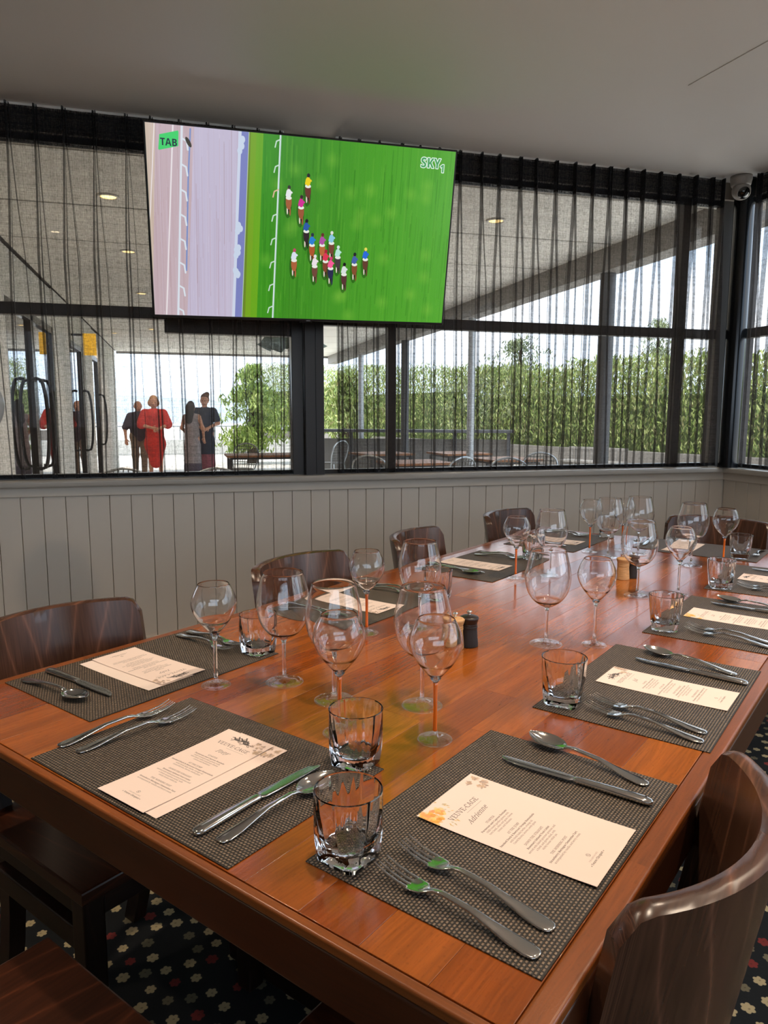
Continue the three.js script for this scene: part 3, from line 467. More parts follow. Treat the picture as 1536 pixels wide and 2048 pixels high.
const MW = 0.105, MH = 0.24;
function sheetGeo(curl) { // thin card with a slight curl, printed side up
  const nu = 7, nv = 13, top = (i, j) => { const x = (i / (nu - 1) - 0.5) * MW, z = (0.5 - j / (nv - 1)) * MH; return [x, 0.0004 + curl * Math.pow(Math.abs(2 * z / MH), 3), z]; };
  const g = grid(nu, nv, top); const b = g.clone(); b.translate(0, -0.00035, 0); b.setIndex([...b.index.array].reverse()); b.computeVertexNormals(); return mergeGeometries([g, b]);
}
const sheets = [sheetGeo(0.0012), sheetGeo(0.002), sheetGeo(0.0006)];
const matGeo = planarUV(rbox(0.45, 0.0016, 0.3, 0.0007), 'x');
const H0 = 0.0017; // top of a mat
function setting(id, side, a, b, rot, where, lay) {
  const [turn, off] = SIDE[side];
  const put = (o, x, z, h, r = 0) => { const [p, q] = off(a, b, x, z); o.position.set(...onTable(p, q, h)); o.rotation.set(0, turn + r, 0); return o; };
  put(one('placemat', matGeo, M.mat, `brown woven vinyl placemat ${where}`, 'placemat', 'woven placemats'), 0, 0, 0.0009, rot);
  (lay.menus ?? []).forEach(([tex, x, z, r, lab], k) => put(one('menu_card', sheets[k % 3], tex === 'blank' ? paper : menuMats[tex], lab ?? `pale pink printed menu card ${where}`, 'menu', 'menu cards'), x, z, H0 + 0.0009 * k + 0.0002, r));
  (lay.forks ?? []).forEach(([x, z, r, lab], k) => put(cutlery('fork', lab ?? `${k ? 'outer' : 'inner'} steel fork ${where}`, 'dinner forks'), x, z, H0, r));
  for (const [x, z, r, lab] of lay.knives ?? []) put(cutlery('knife', lab ?? `steel table knife ${where}`, 'table knives'), x, z, H0, r);
  for (const [x, z, r, lab] of lay.spoons ?? []) put(cutlery('spoon', lab ?? `steel dessert spoon ${where}`, 'dessert spoons'), x, z, H0, r);
  for (const [x, z, r, lab] of lay.tumblers ?? []) put(tumbler(lab), x, z, H0 + 0.0006, r);
}

// ───────── glasses ─────────
function tumbler(label) {
  if (protos.tumbler) { const o = protos.tumbler.clone(); o.name = numbered('tumbler'); scene.add(o); return tag(o, label, 'glass', 'square-based tumblers'); }
  const N = 96, H = 0.088, rows = [];
  const ringO = (y) => { const t = y / H, e = 0.34 + 0.66 * Math.pow(Math.min(1, t * 1.08), 1.4), s = 0.0285 + 0.0125 * Math.pow(t, 0.75); // superellipse: squarish base to round lip
    return Array.from({ length: N }, (_, i) => { const q = -(i / N) * Math.PI * 2 + Math.PI / 4, c = Math.cos(q), n = Math.sin(q), p = 2 / e, rad = 1 / Math.pow(Math.pow(Math.abs(c), p) + Math.pow(Math.abs(n), p), 1 / p); return [c * rad * s, y, n * rad * s]; }); };
  const ringI = (y, s, e = 1) => Array.from({ length: N }, (_, i) => { const q = -(i / N) * Math.PI * 2 + Math.PI / 4, c = Math.cos(q), n = Math.sin(q), p = 2 / e, rad = 1 / Math.pow(Math.pow(Math.abs(c), p) + Math.pow(Math.abs(n), p), 1 / p); return [c * rad * s, y, n * rad * s]; });
  const b0 = ringO(0).map(([x, , z]) => [x * 0.93, 0.0, z * 0.93]), yB = 0.0172;
  const o = protos.tumbler = thing('tumbler', label, 'glass', 'square-based tumblers');
  rows.push(b0, ringO(0.0015), ...[0.004, 0.008, 0.012, yB, 0.022, 0.03, 0.04, 0.05, 0.06, 0.07, 0.08, 0.0868].map(ringO));
  rows.push(ringO(H).map(([x, y, z]) => [x * 0.975, y, z * 0.975]), ringI(0.0868, 0.0386));
  for (const [y, q, e] of [[0.075, 0.0375, 1], [0.06, 0.0355, 0.98], [0.045, 0.033, 0.93], [0.032, 0.0298, 0.88], [0.024, 0.0268, 0.84], [0.0195, 0.0242, 0.82], [yB, 0.019, 0.84], [yB - 0.0004, 0.011, 0.9], [yB + 0.0012, 0.004, 1]]) rows.push(ringI(y, q, e));
  part('tumbler_body', toCreasedNormals(loft(rows), 0.6), M.glassTumbler, o); return o;
}
const stemware = {
  large: { bowl: [[0.0045, 0.088], [0.016, 0.0925], [0.032, 0.104], [0.0445, 0.122], [0.0508, 0.145], [0.052, 0.16], [0.0495, 0.18], [0.0447, 0.2], [0.0392, 0.2215]], base: 0.037, stemTop: 0.0905, rim: [0.0392, 0.2215] },
  small: { bowl: [[0.0042, 0.1], [0.0085, 0.1055], [0.018, 0.116], [0.03, 0.131], [0.0395, 0.148], [0.0432, 0.162], [0.0415, 0.176], [0.036, 0.19], [0.0295, 0.2025]], base: 0.0285, stemTop: 0.103, rim: [0.0295, 0.2025] },
};
function wineGlass(kind, stem, label) {
  const key = kind + stem, group = kind === 'large' ? 'large wine glasses' : stem === 'orange' ? 'small orange-stemmed glasses' : 'small clear-stemmed glasses', name = kind === 'large' ? 'wine_glass' : 'champagne_glass';
  if (protos[key]) { const o = protos[key].clone(); o.name = numbered(name); scene.add(o); return tag(o, label, 'glass', group); }
  const s = stemware[kind], o = protos[key] = thing(name, label, 'glass', group);
  const op = smoothProfile(s.bowl, 40), ip = op.map(([r, y], i) => { const k = i / 40, t = 0.0013 - 0.0005 * k; return [Math.max(0, r - t * (r > 0.012 ? 1 : 1.4)), y + (r < 0.03 ? 0.0012 : 0.0003)]; }).filter(([r]) => r > 0.004);
  part('bowl', lathe([[0, s.stemTop - 0.0004], ...op, [s.rim[0] - 0.0004, s.rim[1] + 0.0004], ...ip.reverse().slice(1), [0, ip.at(-1)[1] - 0.0002]], 64), M.glassSolid, o);
  const B = s.base, st = s.stemTop;
  part('foot', lathe([...smoothProfile([[0.0, 0.0012], [B * 0.5, 0.0010], [B * 0.96, 0.0], [B, 0.0012], [B * 0.97, 0.0026], [B * 0.6, 0.0042], [B * 0.3, 0.0066], [0.0062, 0.0105], [0.0042, 0.0165]], 44), [0, 0.0166]], 48), M.glassFoot, o);
  if (stem === 'orange') { part('stem', lathe([[0, 0.0162], [0.0041, 0.0163], [0.0034, 0.022], [0.0032, 0.055], [0.0034, st - 0.014], [0.0042, st - 0.006], [0, st - 0.005]], 24), M.orange, o); part('bowl_base', lathe([[0, st - 0.0048], [0.0043, st - 0.0055], [0.009, st + 0.0012], [0.004, st + 0.0005], [0, st - 0.0003]], 24), M.glassSolid, o); }
  else part('stem', lathe([[0, 0.0162], [0.0041, 0.0163], [0.0036, 0.03], [0.0034, 0.055], [0.0036, st - 0.014], [0.0046, st - 0.006], [0.009, st + 0.0012], [0.004, st + 0.0005], [0, st - 0.0003]].map(([r, y]) => [r, y]), 24), M.glassSolid, o);
  return o;
}
const glassAt = (kind, stem, a, b, label) => { wineGlass(kind, stem, label).position.set(...onTable(a, b, 0.0004)); };
glassAt('small', 'orange', 0.938, -0.603, 'small orange-stemmed glass nearest the camera, above the right-hand menu with yellow flowers');
glassAt('large', 'clear', 1.04, -0.697, 'large wine glass directly behind the nearest orange-stemmed glass');
glassAt('small', 'orange', 0.864, -0.742, 'small orange-stemmed glass whose foot hides behind the front tumblers');
glassAt('large', 'clear', 0.963, -0.84, 'large wine glass behind the orange-stemmed glass left of the front tumblers');
glassAt('small', 'orange', 1.322, -1.048, 'small orange-stemmed glass in front of the second chair on the left side');
glassAt('small', 'clear', 0.879, -1.07, 'leftmost stemmed glass on the table, small and clear-stemmed');
glassAt('large', 'clear', 0.972, -0.977, 'large wine glass beside the left tumbler, second stemmed glass from the left');
glassAt('large', 'clear', 1.42, -0.962, 'large wine glass in front of the askew third chair on the left side');
glassAt('large', 'clear', 1.508, -0.67, 'large wine glass in the middle of the table, left of a small clear-stemmed one');
glassAt('small', 'clear', 1.569, -0.579, 'small clear-stemmed glass mid-table, behind the tumbler of the second right place');
glassAt('small', 'orange', 2.072, -1.032, 'small orange-stemmed glass beside the third menu on the left side');
glassAt('large', 'clear', 2.16, -0.953, 'large wine glass right of the orange-stemmed one by the fourth left chair');
glassAt('small', 'orange', 2.665, -1.018, 'small orange-stemmed glass, leftmost of the cluster at the far left corner');
glassAt('large', 'clear', 2.596, -0.921, 'large wine glass second from the left in the far cluster against the panelling');
glassAt('small', 'orange', 2.775, -0.93, 'small orange-stemmed glass half hidden between two large ones in the far cluster');
glassAt('large', 'clear', 2.71, -0.848, 'large wine glass at the far end, rightmost of the cluster against the panelling');
glassAt('large', 'clear', 2.089, -0.649, 'large wine glass right of the far pair of mills');
glassAt('small', 'clear', 2.168, -0.556, 'small clear-stemmed glass left of the tumbler at the third right place');
glassAt('large', 'clear', 2.632, -0.638, 'large wine glass in front of the dark chair at the far end');
glassAt('small', 'orange', 2.70, -0.548, 'small orange-stemmed glass standing before the farthest tumbler on the right');

const nearAnd = (x) => x;
setting('R1', 'R', 0.7995, -0.398, 0, 'at the front right place by the curved chair', {
  menus: [['plain', 0.02, 0.0205, 0.0, 'back menu card with grey flowers, half covered by the one with yellow flowers'], ['adrienne', -0.017, 0.0225, 0.012, 'menu card with yellow flowers in the corner, nearest the camera']],
  forks: [[-0.147, 0.03, -0.11], [-0.193, 0.034, -0.08]], knives: [[0.143, 0.027, 0.03]], spoons: [[0.215, 0.016, -0.19]],
  tumblers: [[-0.19, -0.113, 0.0, 'square-based glass tumbler nearest the camera on the mat corner by two forks']],
});
setting('N', 'N', 0.659, -0.834, 0, 'at the near end of the table beside the left mats', {
  menus: [['plain', 0.02, 0.018, 0, 'under menu card of the pair at the near end, mostly covered'], ['tony', -0.004, 0.022, 0.01, 'top menu card with grey racehorses at the near end of the table']],
  forks: [[-0.171, -0.003, -0.12], [-0.217, 0.004, -0.07]], knives: [[0.142, 0.02, 0.0, 'steel table knife with a green reflection at the near end of the table']], spoons: [[0.181, 0.02, -0.04, 'steel spoon left of the nearest tumbler at the near end']],
  tumblers: [[0.182, -0.137, 0.1, 'tumbler standing just behind the nearest tumbler']],
});
setting('R2', 'R', 1.382, -0.388, 0.012, 'at the second place along the right side', {
  menus: [['julie', 0.015, 0.018, 0.0]], forks: [[-0.145, 0.03, -0.12], [-0.185, 0.034, -0.1]], knives: [[0.13, 0.03, -0.06]], spoons: [[0.19, 0.012, -0.22]],
  tumblers: [[-0.178, -0.11, 0.1, 'tumbler at the second place along the right side, front corner of its mat']],
});
setting('R3', 'R', 1.962, -0.374, 0.0, 'at the third place along the right side', {
  menus: [['andy', 0.03, 0.013, 0.0]], forks: [[-0.13, 0.028, -0.14], [-0.168, 0.034, -0.12]], knives: [[0.15, 0.03, -0.06]], spoons: [[0.205, 0.02, -0.18]],
  tumblers: [[-0.172, -0.112, 0.25, 'tumbler at the third place along the right side beside the yellow-flowered menu']],
});
setting('R4', 'R', 2.53, -0.372, 0.02, 'at the last right place, cut by the photo edge', {
  menus: [['julie', 0.02, 0.03, 0.0]], forks: [[-0.13, 0.03, -0.14], [-0.165, 0.036, -0.12]], knives: [[0.15, 0.03, -0.06]], spoons: [],
  tumblers: [[-0.19, -0.107, 0.4, 'tumbler in front of the farthest tumbler, at the last right place']],
});
setting('L1', 'L', 0.862, -1.259, 0.0, 'in front of the nearest left chair', {
  menus: [['blank', 0.03, 0.006, 0, 'blank-edged menu card lying under the first one on the left side'], ['toby', 0.0, 0.008, 0.01, 'first menu card on the left side, by the nearest left chair']],
  forks: [[-0.165, 0.03, -0.06], [-0.2, 0.034, -0.02]], knives: [[0.14, 0.03, 0.02]], spoons: [[0.19, 0.03, 0.06]],
  tumblers: [[-0.2, -0.112, 0.0, 'leftmost tumbler on the table, left of a large wine glass']],
});
setting('L2', 'L', 1.52, -1.237, 0.0, 'in front of the second left chair', {
  menus: [['toby', 0.0, 0.01, 0.0]], forks: [[-0.165, 0.02, 0.1], [-0.2, 0.02, 0.0]], knives: [[0.13, 0.03, 0.0]], spoons: [[0.165, 0.03, 0.05]],
  tumblers: [[-0.17, -0.155, 0.2, 'tumbler seen through the large wine glass in front of the askew left chair']],
});
setting('L3', 'L', 2.207, -1.217, 0.0, 'in front of the third left chair', {
  menus: [['tony', 0.02, 0.03, 0.0]], forks: [[-0.145, 0.02, 0.1], [-0.185, 0.02, 0.0]], knives: [[0.13, 0.04, 0.0]], spoons: [[0.165, 0.03, 0.05]],
  tumblers: [[-0.19, -0.09, 0.1, 'tumbler behind the large wine glass by the fourth left chair']],
});
setting('L4', 'L', 2.844, -1.213, 0.0, 'in front of the farthest left chair', {
  menus: [['julie', 0.03, 0.02, 0.0]], forks: [[-0.13, 0.03, 0.1], [-0.17, 0.03, 0.0]], knives: [[0.13, 0.03, 0.0]], spoons: [],
  tumblers: [[-0.2, -0.125, 0.3, 'tumbler at the far left table corner beneath the glass cluster']],
});
setting('F', 'F', 2.985, -0.69, 0.0, 'at the far end before the dark chair', {
  menus: [['toby', 0.065, 0.0, 0.0]], forks: [[-0.2, 0.03, 0.0]], knives: [[0.2, 0.02, 0.1]], spoons: [[0.245, 0.03, 0.1]],
  tumblers: [[-0.16, -0.1, 0.2, 'farthest tumbler on the right, behind a small orange-stemmed glass']],
});

// ───────── salt and pepper mills ─────────
function mill(wood, a, b, label) {
  const o = thing('mill', label, 'mill', wood === 'maple' ? 'pale wood mills' : 'dark mills'); o.position.set(...onTable(a, b));
  const m = wood === 'maple' ? [M.maple, M.maple] : [M.ebonyMatte, M.ebony], R = 0.0205;
  part('mill_body', lathe(smoothProfile([[0, 0], [R, 0.0004], [R + 0.0004, 0.004], [R - 0.0008, 0.022], [R - 0.0022, 0.04], [R - 0.0022, 0.048], [0, 0.0482]], 40), 40), m[0], o);
  const mc = part('mill_cap', lathe(smoothProfile([[0, 0.0486], [R - 0.0022, 0.0487], [R - 0.002, 0.054], [R + 0.0006, 0.062], [R + 0.0012, 0.066], [R - 0.001, 0.0688], [R * 0.5, 0.0715], [0, 0.0722]], 40), 40), m[1], o);
  part('crank_knob', merge([lathe([[0, 0.0715], [0.0042, 0.0718], [0.003, 0.075], [0.0026, 0.0765], [0, 0.0768]], 20), ...[0, 1, 2, 3].map((k) => { const s = new THREE.SphereGeometry(0.0032, 14, 10); s.translate(Math.cos(k * 1.571) * 0.0032, 0.0795, Math.sin(k * 1.571) * 0.0032); return s; })]), M.chrome, mc);
}
mill('maple', 1.358, -0.823, 'pale wooden mill beside the dark mill in the middle of the table');
mill('ebony', 1.392, -0.806, 'dark brown mill beside the pale wooden mill in the middle of the table');
mill('maple', 2.283, -0.758, 'pale wooden mill of the farther pair, near the far end glasses');
mill('ebony', 2.324, -0.741, 'dark mill half hidden behind the farther pale wooden mill');

// ───────── balloon at the left edge ─────────
{
  const o = thing('balloon', 'pale grey round balloon just showing at the left edge of the photo', 'balloon'); o.position.set(-0.738, 1.29, -3.0);
  const sk = part('balloon_skin', lathe(smoothProfile([[0, -0.135], [0.02, -0.125], [0.07, -0.085], [0.105, -0.02], [0.108, 0.04], [0.075, 0.1], [0.03, 0.122], [0, 0.125]], 40), 40), std('#b9b4b0', { roughness: 0.25 }), o);
  part('knot', lathe([[0, -0.13], [0.006, -0.136], [0.004, -0.142], [0.012, -0.152], [0, -0.15]], 16), std('#b9b4b0'), sk);
  part('ribbon', tube([[0, -0.15, 0], [0.01, -0.5, 0.01], [-0.008, -0.9, 0], [0, -1.298, 0]], 0.0012, 24, 6), std('#d8d4ce'), o);
}

// ───────── outside ─────────
const G = -0.08, SOF = 2.75;
const OM = {
  paving: std('#d2cec6', { roughness: 0.85 }), soffit: std('#f0ece4', { roughness: 0.7 }), joint: std('#55504a'), beam: std('#8d8984', { roughness: 0.6 }), render_: std('#d8d5ce', { roughness: 0.8 }), doorFrame: std('#2a2827', { roughness: 0.3, metalness: 0.4 }),
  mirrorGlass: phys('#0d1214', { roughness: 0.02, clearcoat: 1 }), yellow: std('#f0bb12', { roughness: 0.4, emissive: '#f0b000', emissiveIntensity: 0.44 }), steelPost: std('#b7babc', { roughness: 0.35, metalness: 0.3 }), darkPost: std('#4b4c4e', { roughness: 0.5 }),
  concrete: std('#6e6a65', { roughness: 0.85 }), black: std('#1a1a1a', { roughness: 0.4 }), teak: std('#9b6a3c', { map: oakTex, roughness: 0.5 }), wicker: std('#5b5852', { roughness: 0.6 }), aluminium: std('#aeb2b4', { roughness: 0.25, metalness: 0.8 }),
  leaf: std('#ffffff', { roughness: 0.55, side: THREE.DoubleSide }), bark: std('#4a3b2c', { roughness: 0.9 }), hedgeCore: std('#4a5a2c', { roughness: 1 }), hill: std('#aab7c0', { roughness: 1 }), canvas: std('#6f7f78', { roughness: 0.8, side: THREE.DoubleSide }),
};
{
  const g = struct('ground'); part('paving', box(90, 0.1, 110), OM.paving, g, 10, G - 0.05, -56.5); part('paving', box(40, 0.1, 20), OM.paving, g, 24.0, G - 0.05, 8.4);
  const s = struct('patio_ceiling');
  const X0 = -1.4, X1 = 3.7, nP = 12, zs = [-4.12, -4.62]; while (zs.at(-1) > -17.5) zs.push(zs.at(-1) - 1.16);
  for (let k = 0; k < zs.length - 1; k++) for (let i = 0; i < 2; i++) { const w = (X1 - X0) / 2; part('soffit_panel', rbox(w - 0.008, 0.03, zs[k] - zs[k + 1] - 0.036, 0.003), OM.soffit, s, X0 + w * (i + 0.5), SOF + 0.015, (zs[k] + zs[k + 1]) / 2); }
  part('roof_slab', box(X1 - X0 + 6, 0.12, zs[0] - zs.at(-1) + 1), OM.joint, s, (X0 + X1) / 2 - 3, SOF + 0.095, (zs[0] + zs.at(-1)) / 2 + 0.2);
  part('fascia', rbox(X1 - X0 + 0.3, 0.26, 0.06, 0.005), OM.beam, s, (X0 + X1) / 2 + 0.15, SOF + 0.08, zs.at(-1) - 0.03);
  part('edge_beam', rbox(0.2, 0.36, zs[0] - zs.at(-1), 0.006, 'z'), OM.beam, s, X1 + 0.1, SOF - 0.02, (zs[0] + zs.at(-1)) / 2);
  part('gutter', rbox(0.12, 0.12, zs[0] - zs.at(-1), 0.02, 'z'), OM.steelPost, s, X1 + 0.27, SOF + 0.03, (zs[0] + zs.at(-1)) / 2);
  // wall above the windows, outside, so that the eave closes against the building
  part('eave_board', box(8.4, 0.2, 0.12), OM.beam, s, 0.6, 2.78, WZ - 0.2);
}
const dl = ['nearest the window on the left', 'second of the left row', 'third of the left row', 'beside the television edge', 'by the yellow sign', 'above the woman in red', 'farthest of the row', 'right of the television, brightest', 'right of the television, smaller', 'right of the television, lowest'];
[[-0.42, -5.5], [-0.4, -7.24], [-0.4, -9.64], [0.62, -6.9], [-1.1, -14.4], [-0.42, -13.58], [-0.43, -15.75], [2.38, -5.33], [2.2, -6.4], [2.36, -7.3]].forEach(([x, z], i) => { const d = downlight(x, SOF - 0.001, z, 'warm round downlight in the patio ceiling ' + dl[i], 3, 'patio downlights', 2.4); d.scale.setScalar(1.5); });
{ // the wing of the building along the left of the patio, seen at a glancing angle
  const w = struct('wall_outside'), X = -1.42;
  const seg = (z0, z1) => part('render_panel', box(0.2, 2.83, z0 - z1), OM.render_, w, X - 0.1, 1.335, (z0 + z1) / 2);
  seg(-4.1, -7.05); seg(-9.6, -10.9); seg(-12.3, -13.6); seg(-14.6, -18.3);
  for (const [z0, z1, n] of [[-7.05, -9.6, 2], [-10.9, -12.3, 1], [-13.6, -14.6, 1]]) {
    const st = (z0 - z1) / n;
    part('door_head', box(0.16, 0.45, z0 - z1), OM.render_, w, X - 0.1, 2.525, (z0 + z1) / 2);
    for (let k = 0; k < n; k++) {
      const a = z0 - st * k, b = a - st, fr = (z, h, d, y) => part('door_frame', rbox(0.08, h, d, 0.004), OM.doorFrame, w, X - 0.05, y, z);
      fr(a - 0.04, 2.38, 0.08, 1.11); fr(b + 0.04, 2.38, 0.08, 1.11); fr((a + b) / 2, 0.08, a - b, 2.26); fr((a + b) / 2, 0.16, a - b, 0.0);
      part('door_glass', box(0.012, 2.1, a - b - 0.16), OM.mirrorGlass, w, X - 0.05, 1.15, (a + b) / 2);
      const hz = k % 2 ? a - 0.2 : b + 0.2; part('door_handle', tube([[X - 0.01, 0.72, hz], [X + 0.07, 0.72, hz], [X + 0.07, 1.62, hz], [X - 0.01, 1.62, hz]], 0.018, 24, 8), OM.black, w);
    }
  }
  const sg = thing('sign', 'yellow rectangular sign projecting from the patio wall under the ceiling', 'sign'); sg.position.set(-1.18, 2.24, -11.1);
  part('sign_panel', rbox(0.17, 0.3, 0.03, 0.006), OM.yellow, sg); part('sign_arm', rbox(0.2, 0.03, 0.02, 0.003), OM.doorFrame, sg, -0.14, 0.13, 0);
}
// posts of the patio roof
[[3.8, -6.0, 0.07], [3.8, -9.2, 0.05], [3.8, -12.2, 0.07], [3.8, -15.4, 0.06]].forEach(([x, z, r], i) => one('patio_post', new THREE.CylinderGeometry(r, r, SOF - 0.18 - G, 24), i % 2 ? OM.steelPost : OM.darkPost, ['wide dark post under the roof edge, nearest the window', 'slim pale steel post under the roof edge, second from the right', 'dark post under the roof edge, third from the right', 'farthest pale post under the roof edge, by the patio tables'][i], 'post', 'patio roof posts').position.set(x, (SOF - 0.18 + G) / 2, z));
// low wall and hedge behind it
const wallLine = [[14.5, -2.0], [11.2, -9.9], [10.2, -13.2], [9.0, -18], [7.9, -23], [5.9, -31], [3.4, -40]];
{
  const w = struct('garden_wall');
  for (let k = 0; k < wallLine.length - 1; k++) { const [x0, z0] = wallLine[k], [x1, z1] = wallLine[k + 1], L = Math.hypot(x1 - x0, z1 - z0); const m = part('wall_section', rbox(L + 0.2, 0.55, 0.22, 0.01), OM.concrete, w, (x0 + x1) / 2, G + 0.275, (z0 + z1) / 2); m.rotation.y = -Math.atan2(z1 - z0, x1 - x0); }
}
const leafGeo = (() => { const s = new THREE.Shape(); s.moveTo(0, -0.5); s.quadraticCurveTo(0.26, -0.1, 0, 0.5); s.quadraticCurveTo(-0.26, -0.1, 0, -0.5); return new THREE.ShapeGeometry(s, 3); })();
function leaves(name, parent, pts, size, tones, seed, upright = 0.5) {
  const r = mulberry(seed), m = new THREE.InstancedMesh(leafGeo, OM.leaf, pts.length), o = new THREE.Object3D(), c = new THREE.Color(); m.name = name; m.castShadow = m.receiveShadow = true;
  pts.forEach((p, i) => { o.position.set(...p); o.rotation.set((r() - 0.5) * 2.4 * (1 - upright), r() * 6.3, (r() - 0.5) * 2.2 * (1 - upright)); o.scale.setScalar(size * (0.6 + 0.8 * r())); o.updateMatrix(); m.setMatrixAt(i, o.matrix); c.set(tones[Math.floor(r() * tones.length)]); m.setColorAt(i, c); });
  m.userData.kind = 'stuff'; parent.add(m); return m;
}
const greens = ['#86984c', '#74873f', '#9aa85c', '#5f7434', '#b3bb78', '#7d7a4a'];
{
  const r = mulberry(77), o = thing('hedge', 'tall green bamboo-like hedge growing behind the low patio wall', 'hedge');
  const segs = wallLine.length - 1, pts = [];
  const H = [2.75, 2.55, 2.5, 2.55, 2.8, 3.2, 3.9];
  for (let k = 0; k < segs; k++) {
    const [x0, z0] = wallLine[k], [x1, z1] = wallLine[k + 1], L = Math.hypot(x1 - x0, z1 - z0), nx = -(z1 - z0) / L, nz = (x1 - x0) / L, s = nx > 0 ? 1 : -1;
    const core = part('hedge_core', box(L + 0.3, H[k] - 0.75 - G, 0.5), OM.hedgeCore, o, (x0 + x1) / 2 + s * nx * 1.15, (H[k] - 0.75 + G) / 2, (z0 + z1) / 2 + s * nz * 0.95); core.rotation.y = -Math.atan2(z1 - z0, x1 - x0);
    const n = Math.floor(3000 * L * (k > 3 ? 0.55 : k === 0 ? 0.7 : 1));
    for (let i = 0; i < n; i++) { const t = r(), top = H[k] + (H[k + 1] - H[k]) * t + 0.35 * (vnoise((k * 9 + t * L) * 1.6, 3) - 0.4) + 0.1 * r(), d = 0.25 + 1.4 * r() + 0.3 * vnoise(t * L * 2, r() * 8); const y = G + 0.5 + (top - G - 0.5) * Math.pow(r(), 0.8); pts.push([x0 + (x1 - x0) * t + s * nx * d, y, z0 + (z1 - z0) * t + s * nz * d]); }
  }
  leaves('foliage', o, pts, 0.115, greens, 5, 0.35);
}
function tree(x, z, h, w, label, seed, tones, conifer, nb) {
  const r = mulberry(seed), o = thing('tree', label, 'tree', 'trees beyond the hedge'); o.position.set(x, G, z);
  part('trunk', lathe([[0, 0], [0.16, 0], [0.1, h * 0.5], [0.03, h * 0.98], [0, h]], 12), OM.bark, o);
  const pts = [];
  for (let b = 0; b < nb; b++) { const t = 0.18 + 0.82 * r(), a = r() * 6.3, rad = w * (conifer ? 1.05 - t : Math.sin(Math.PI * Math.min(1, t * 0.9 + 0.05))) * (0.5 + 0.6 * r()); for (let i = 0; i < 90; i++) { const q = r(); pts.push([Math.cos(a) * rad * q + (r() - 0.5) * 0.35, h * t - rad * q * 0.25 + (r() - 0.5) * 0.3, Math.sin(a) * rad * q + (r() - 0.5) * 0.35]); } }
  leaves('foliage', o, pts, h > 3 ? 0.12 : 0.16, tones, seed + 1, 0.2);
}
tree(10.2, -20.8, 3.75, 2.7, 'loose feathery tree rising above the hedge right of the television', 41, ['#7f8a63', '#949d72', '#6e7a54'], false, 80);
tree(14.9, -20.5, 4.3, 1.3, 'narrow tree rising above the hedge near the window corner', 43, ['#6f7a5b', '#89946a', '#9faa7a'], false, 40);
tree(1.95, -20.6, 2.6, 1.15, 'leafy green bush behind the patio chairs left of the dark window post', 47, ['#9db552', '#8aa543', '#b3c46c', '#748f3a'], false, 60);
tree(4.6, -20.4, 2.5, 1.5, 'leafy green bush seen through the bare pane right of the post', 48, greens, false, 60);
{ // distant hill
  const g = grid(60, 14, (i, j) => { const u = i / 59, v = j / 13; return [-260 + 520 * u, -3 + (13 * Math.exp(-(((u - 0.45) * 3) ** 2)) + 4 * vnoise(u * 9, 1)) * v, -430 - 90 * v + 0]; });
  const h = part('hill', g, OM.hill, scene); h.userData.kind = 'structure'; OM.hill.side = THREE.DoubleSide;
}
{ // pale balustrade wall behind the guests
  const w = struct('terrace_wall'); part('wall_section', rbox(9, 0.5, 0.16, 0.01), OM.render_, w, -0.6, G + 0.25, -25.5); part('handrail', rbox(9, 0.05, 0.06, 0.01), OM.steelPost, w, -0.6, G + 0.95, -25.5);
  for (let k = 0; k < 8; k++) part('rail_post', rbox(0.05, 0.5, 0.05, 0.005), OM.steelPost, w, -4.6 + k * 1.15, G + 0.7, -25.5);
}
// patio furniture
let patioChair;
function bistro(x, z, turn, label) {
  if (!patioChair) {
    const o = patioChair = thing('patio_chair', label, 'chair', 'patio chairs');
    part('seat', lathe([[0, 0.44], [0.2, 0.44], [0.215, 0.45], [0.2, 0.462], [0, 0.465]], 32), OM.wicker, o);
    for (const [a, b] of [[-1, -1], [1, -1], [-1, 1], [1, 1]]) part('leg', tube([[a * 0.15, 0.44, b * 0.15], [a * 0.19, 0.2, b * 0.19], [a * 0.21, 0, b * 0.21]], 0.011, 10, 8), OM.aluminium, o);
    part('back_frame', tube([[-0.19, 0.44, 0.12], [-0.23, 0.62, 0.17], [-0.19, 0.8, 0.22], [0, 0.87, 0.24], [0.19, 0.8, 0.22], [0.23, 0.62, 0.17], [0.19, 0.44, 0.12]], 0.012, 40, 8), OM.aluminium, o);
    const slats = []; for (let k = 0; k < 9; k++) { const x0 = (k - 4) * 0.042, h = 0.86 - x0 * x0 * 2.2; slats.push(tube([[x0, 0.46, 0.13], [x0 * 1.05, 0.65, 0.178], [x0, h, 0.235]], 0.005, 8, 6)); } for (let k = 0; k < 7; k++) { const y = 0.52 + k * 0.05, hw = 0.21 - Math.max(0, y - 0.72) * 0.35; slats.push(tube([[-hw, y, 0.145 + (y - 0.5) * 0.24], [0, y, 0.155 + (y - 0.5) * 0.24], [hw, y, 0.145 + (y - 0.5) * 0.24]], 0.005, 6, 6)); }
    const s = part('woven_back', merge(slats), OM.wicker, o); s.userData.kind = 'stuff';
    o.position.set(x, G, z); o.rotation.y = turn; return;
  }
  const c = patioChair.clone(); c.name = numbered('patio_chair'); scene.add(c); tag(c, label, 'chair', 'patio chairs'); c.position.set(x, G, z); c.rotation.set(0, turn, 0);
}
let patioTable;
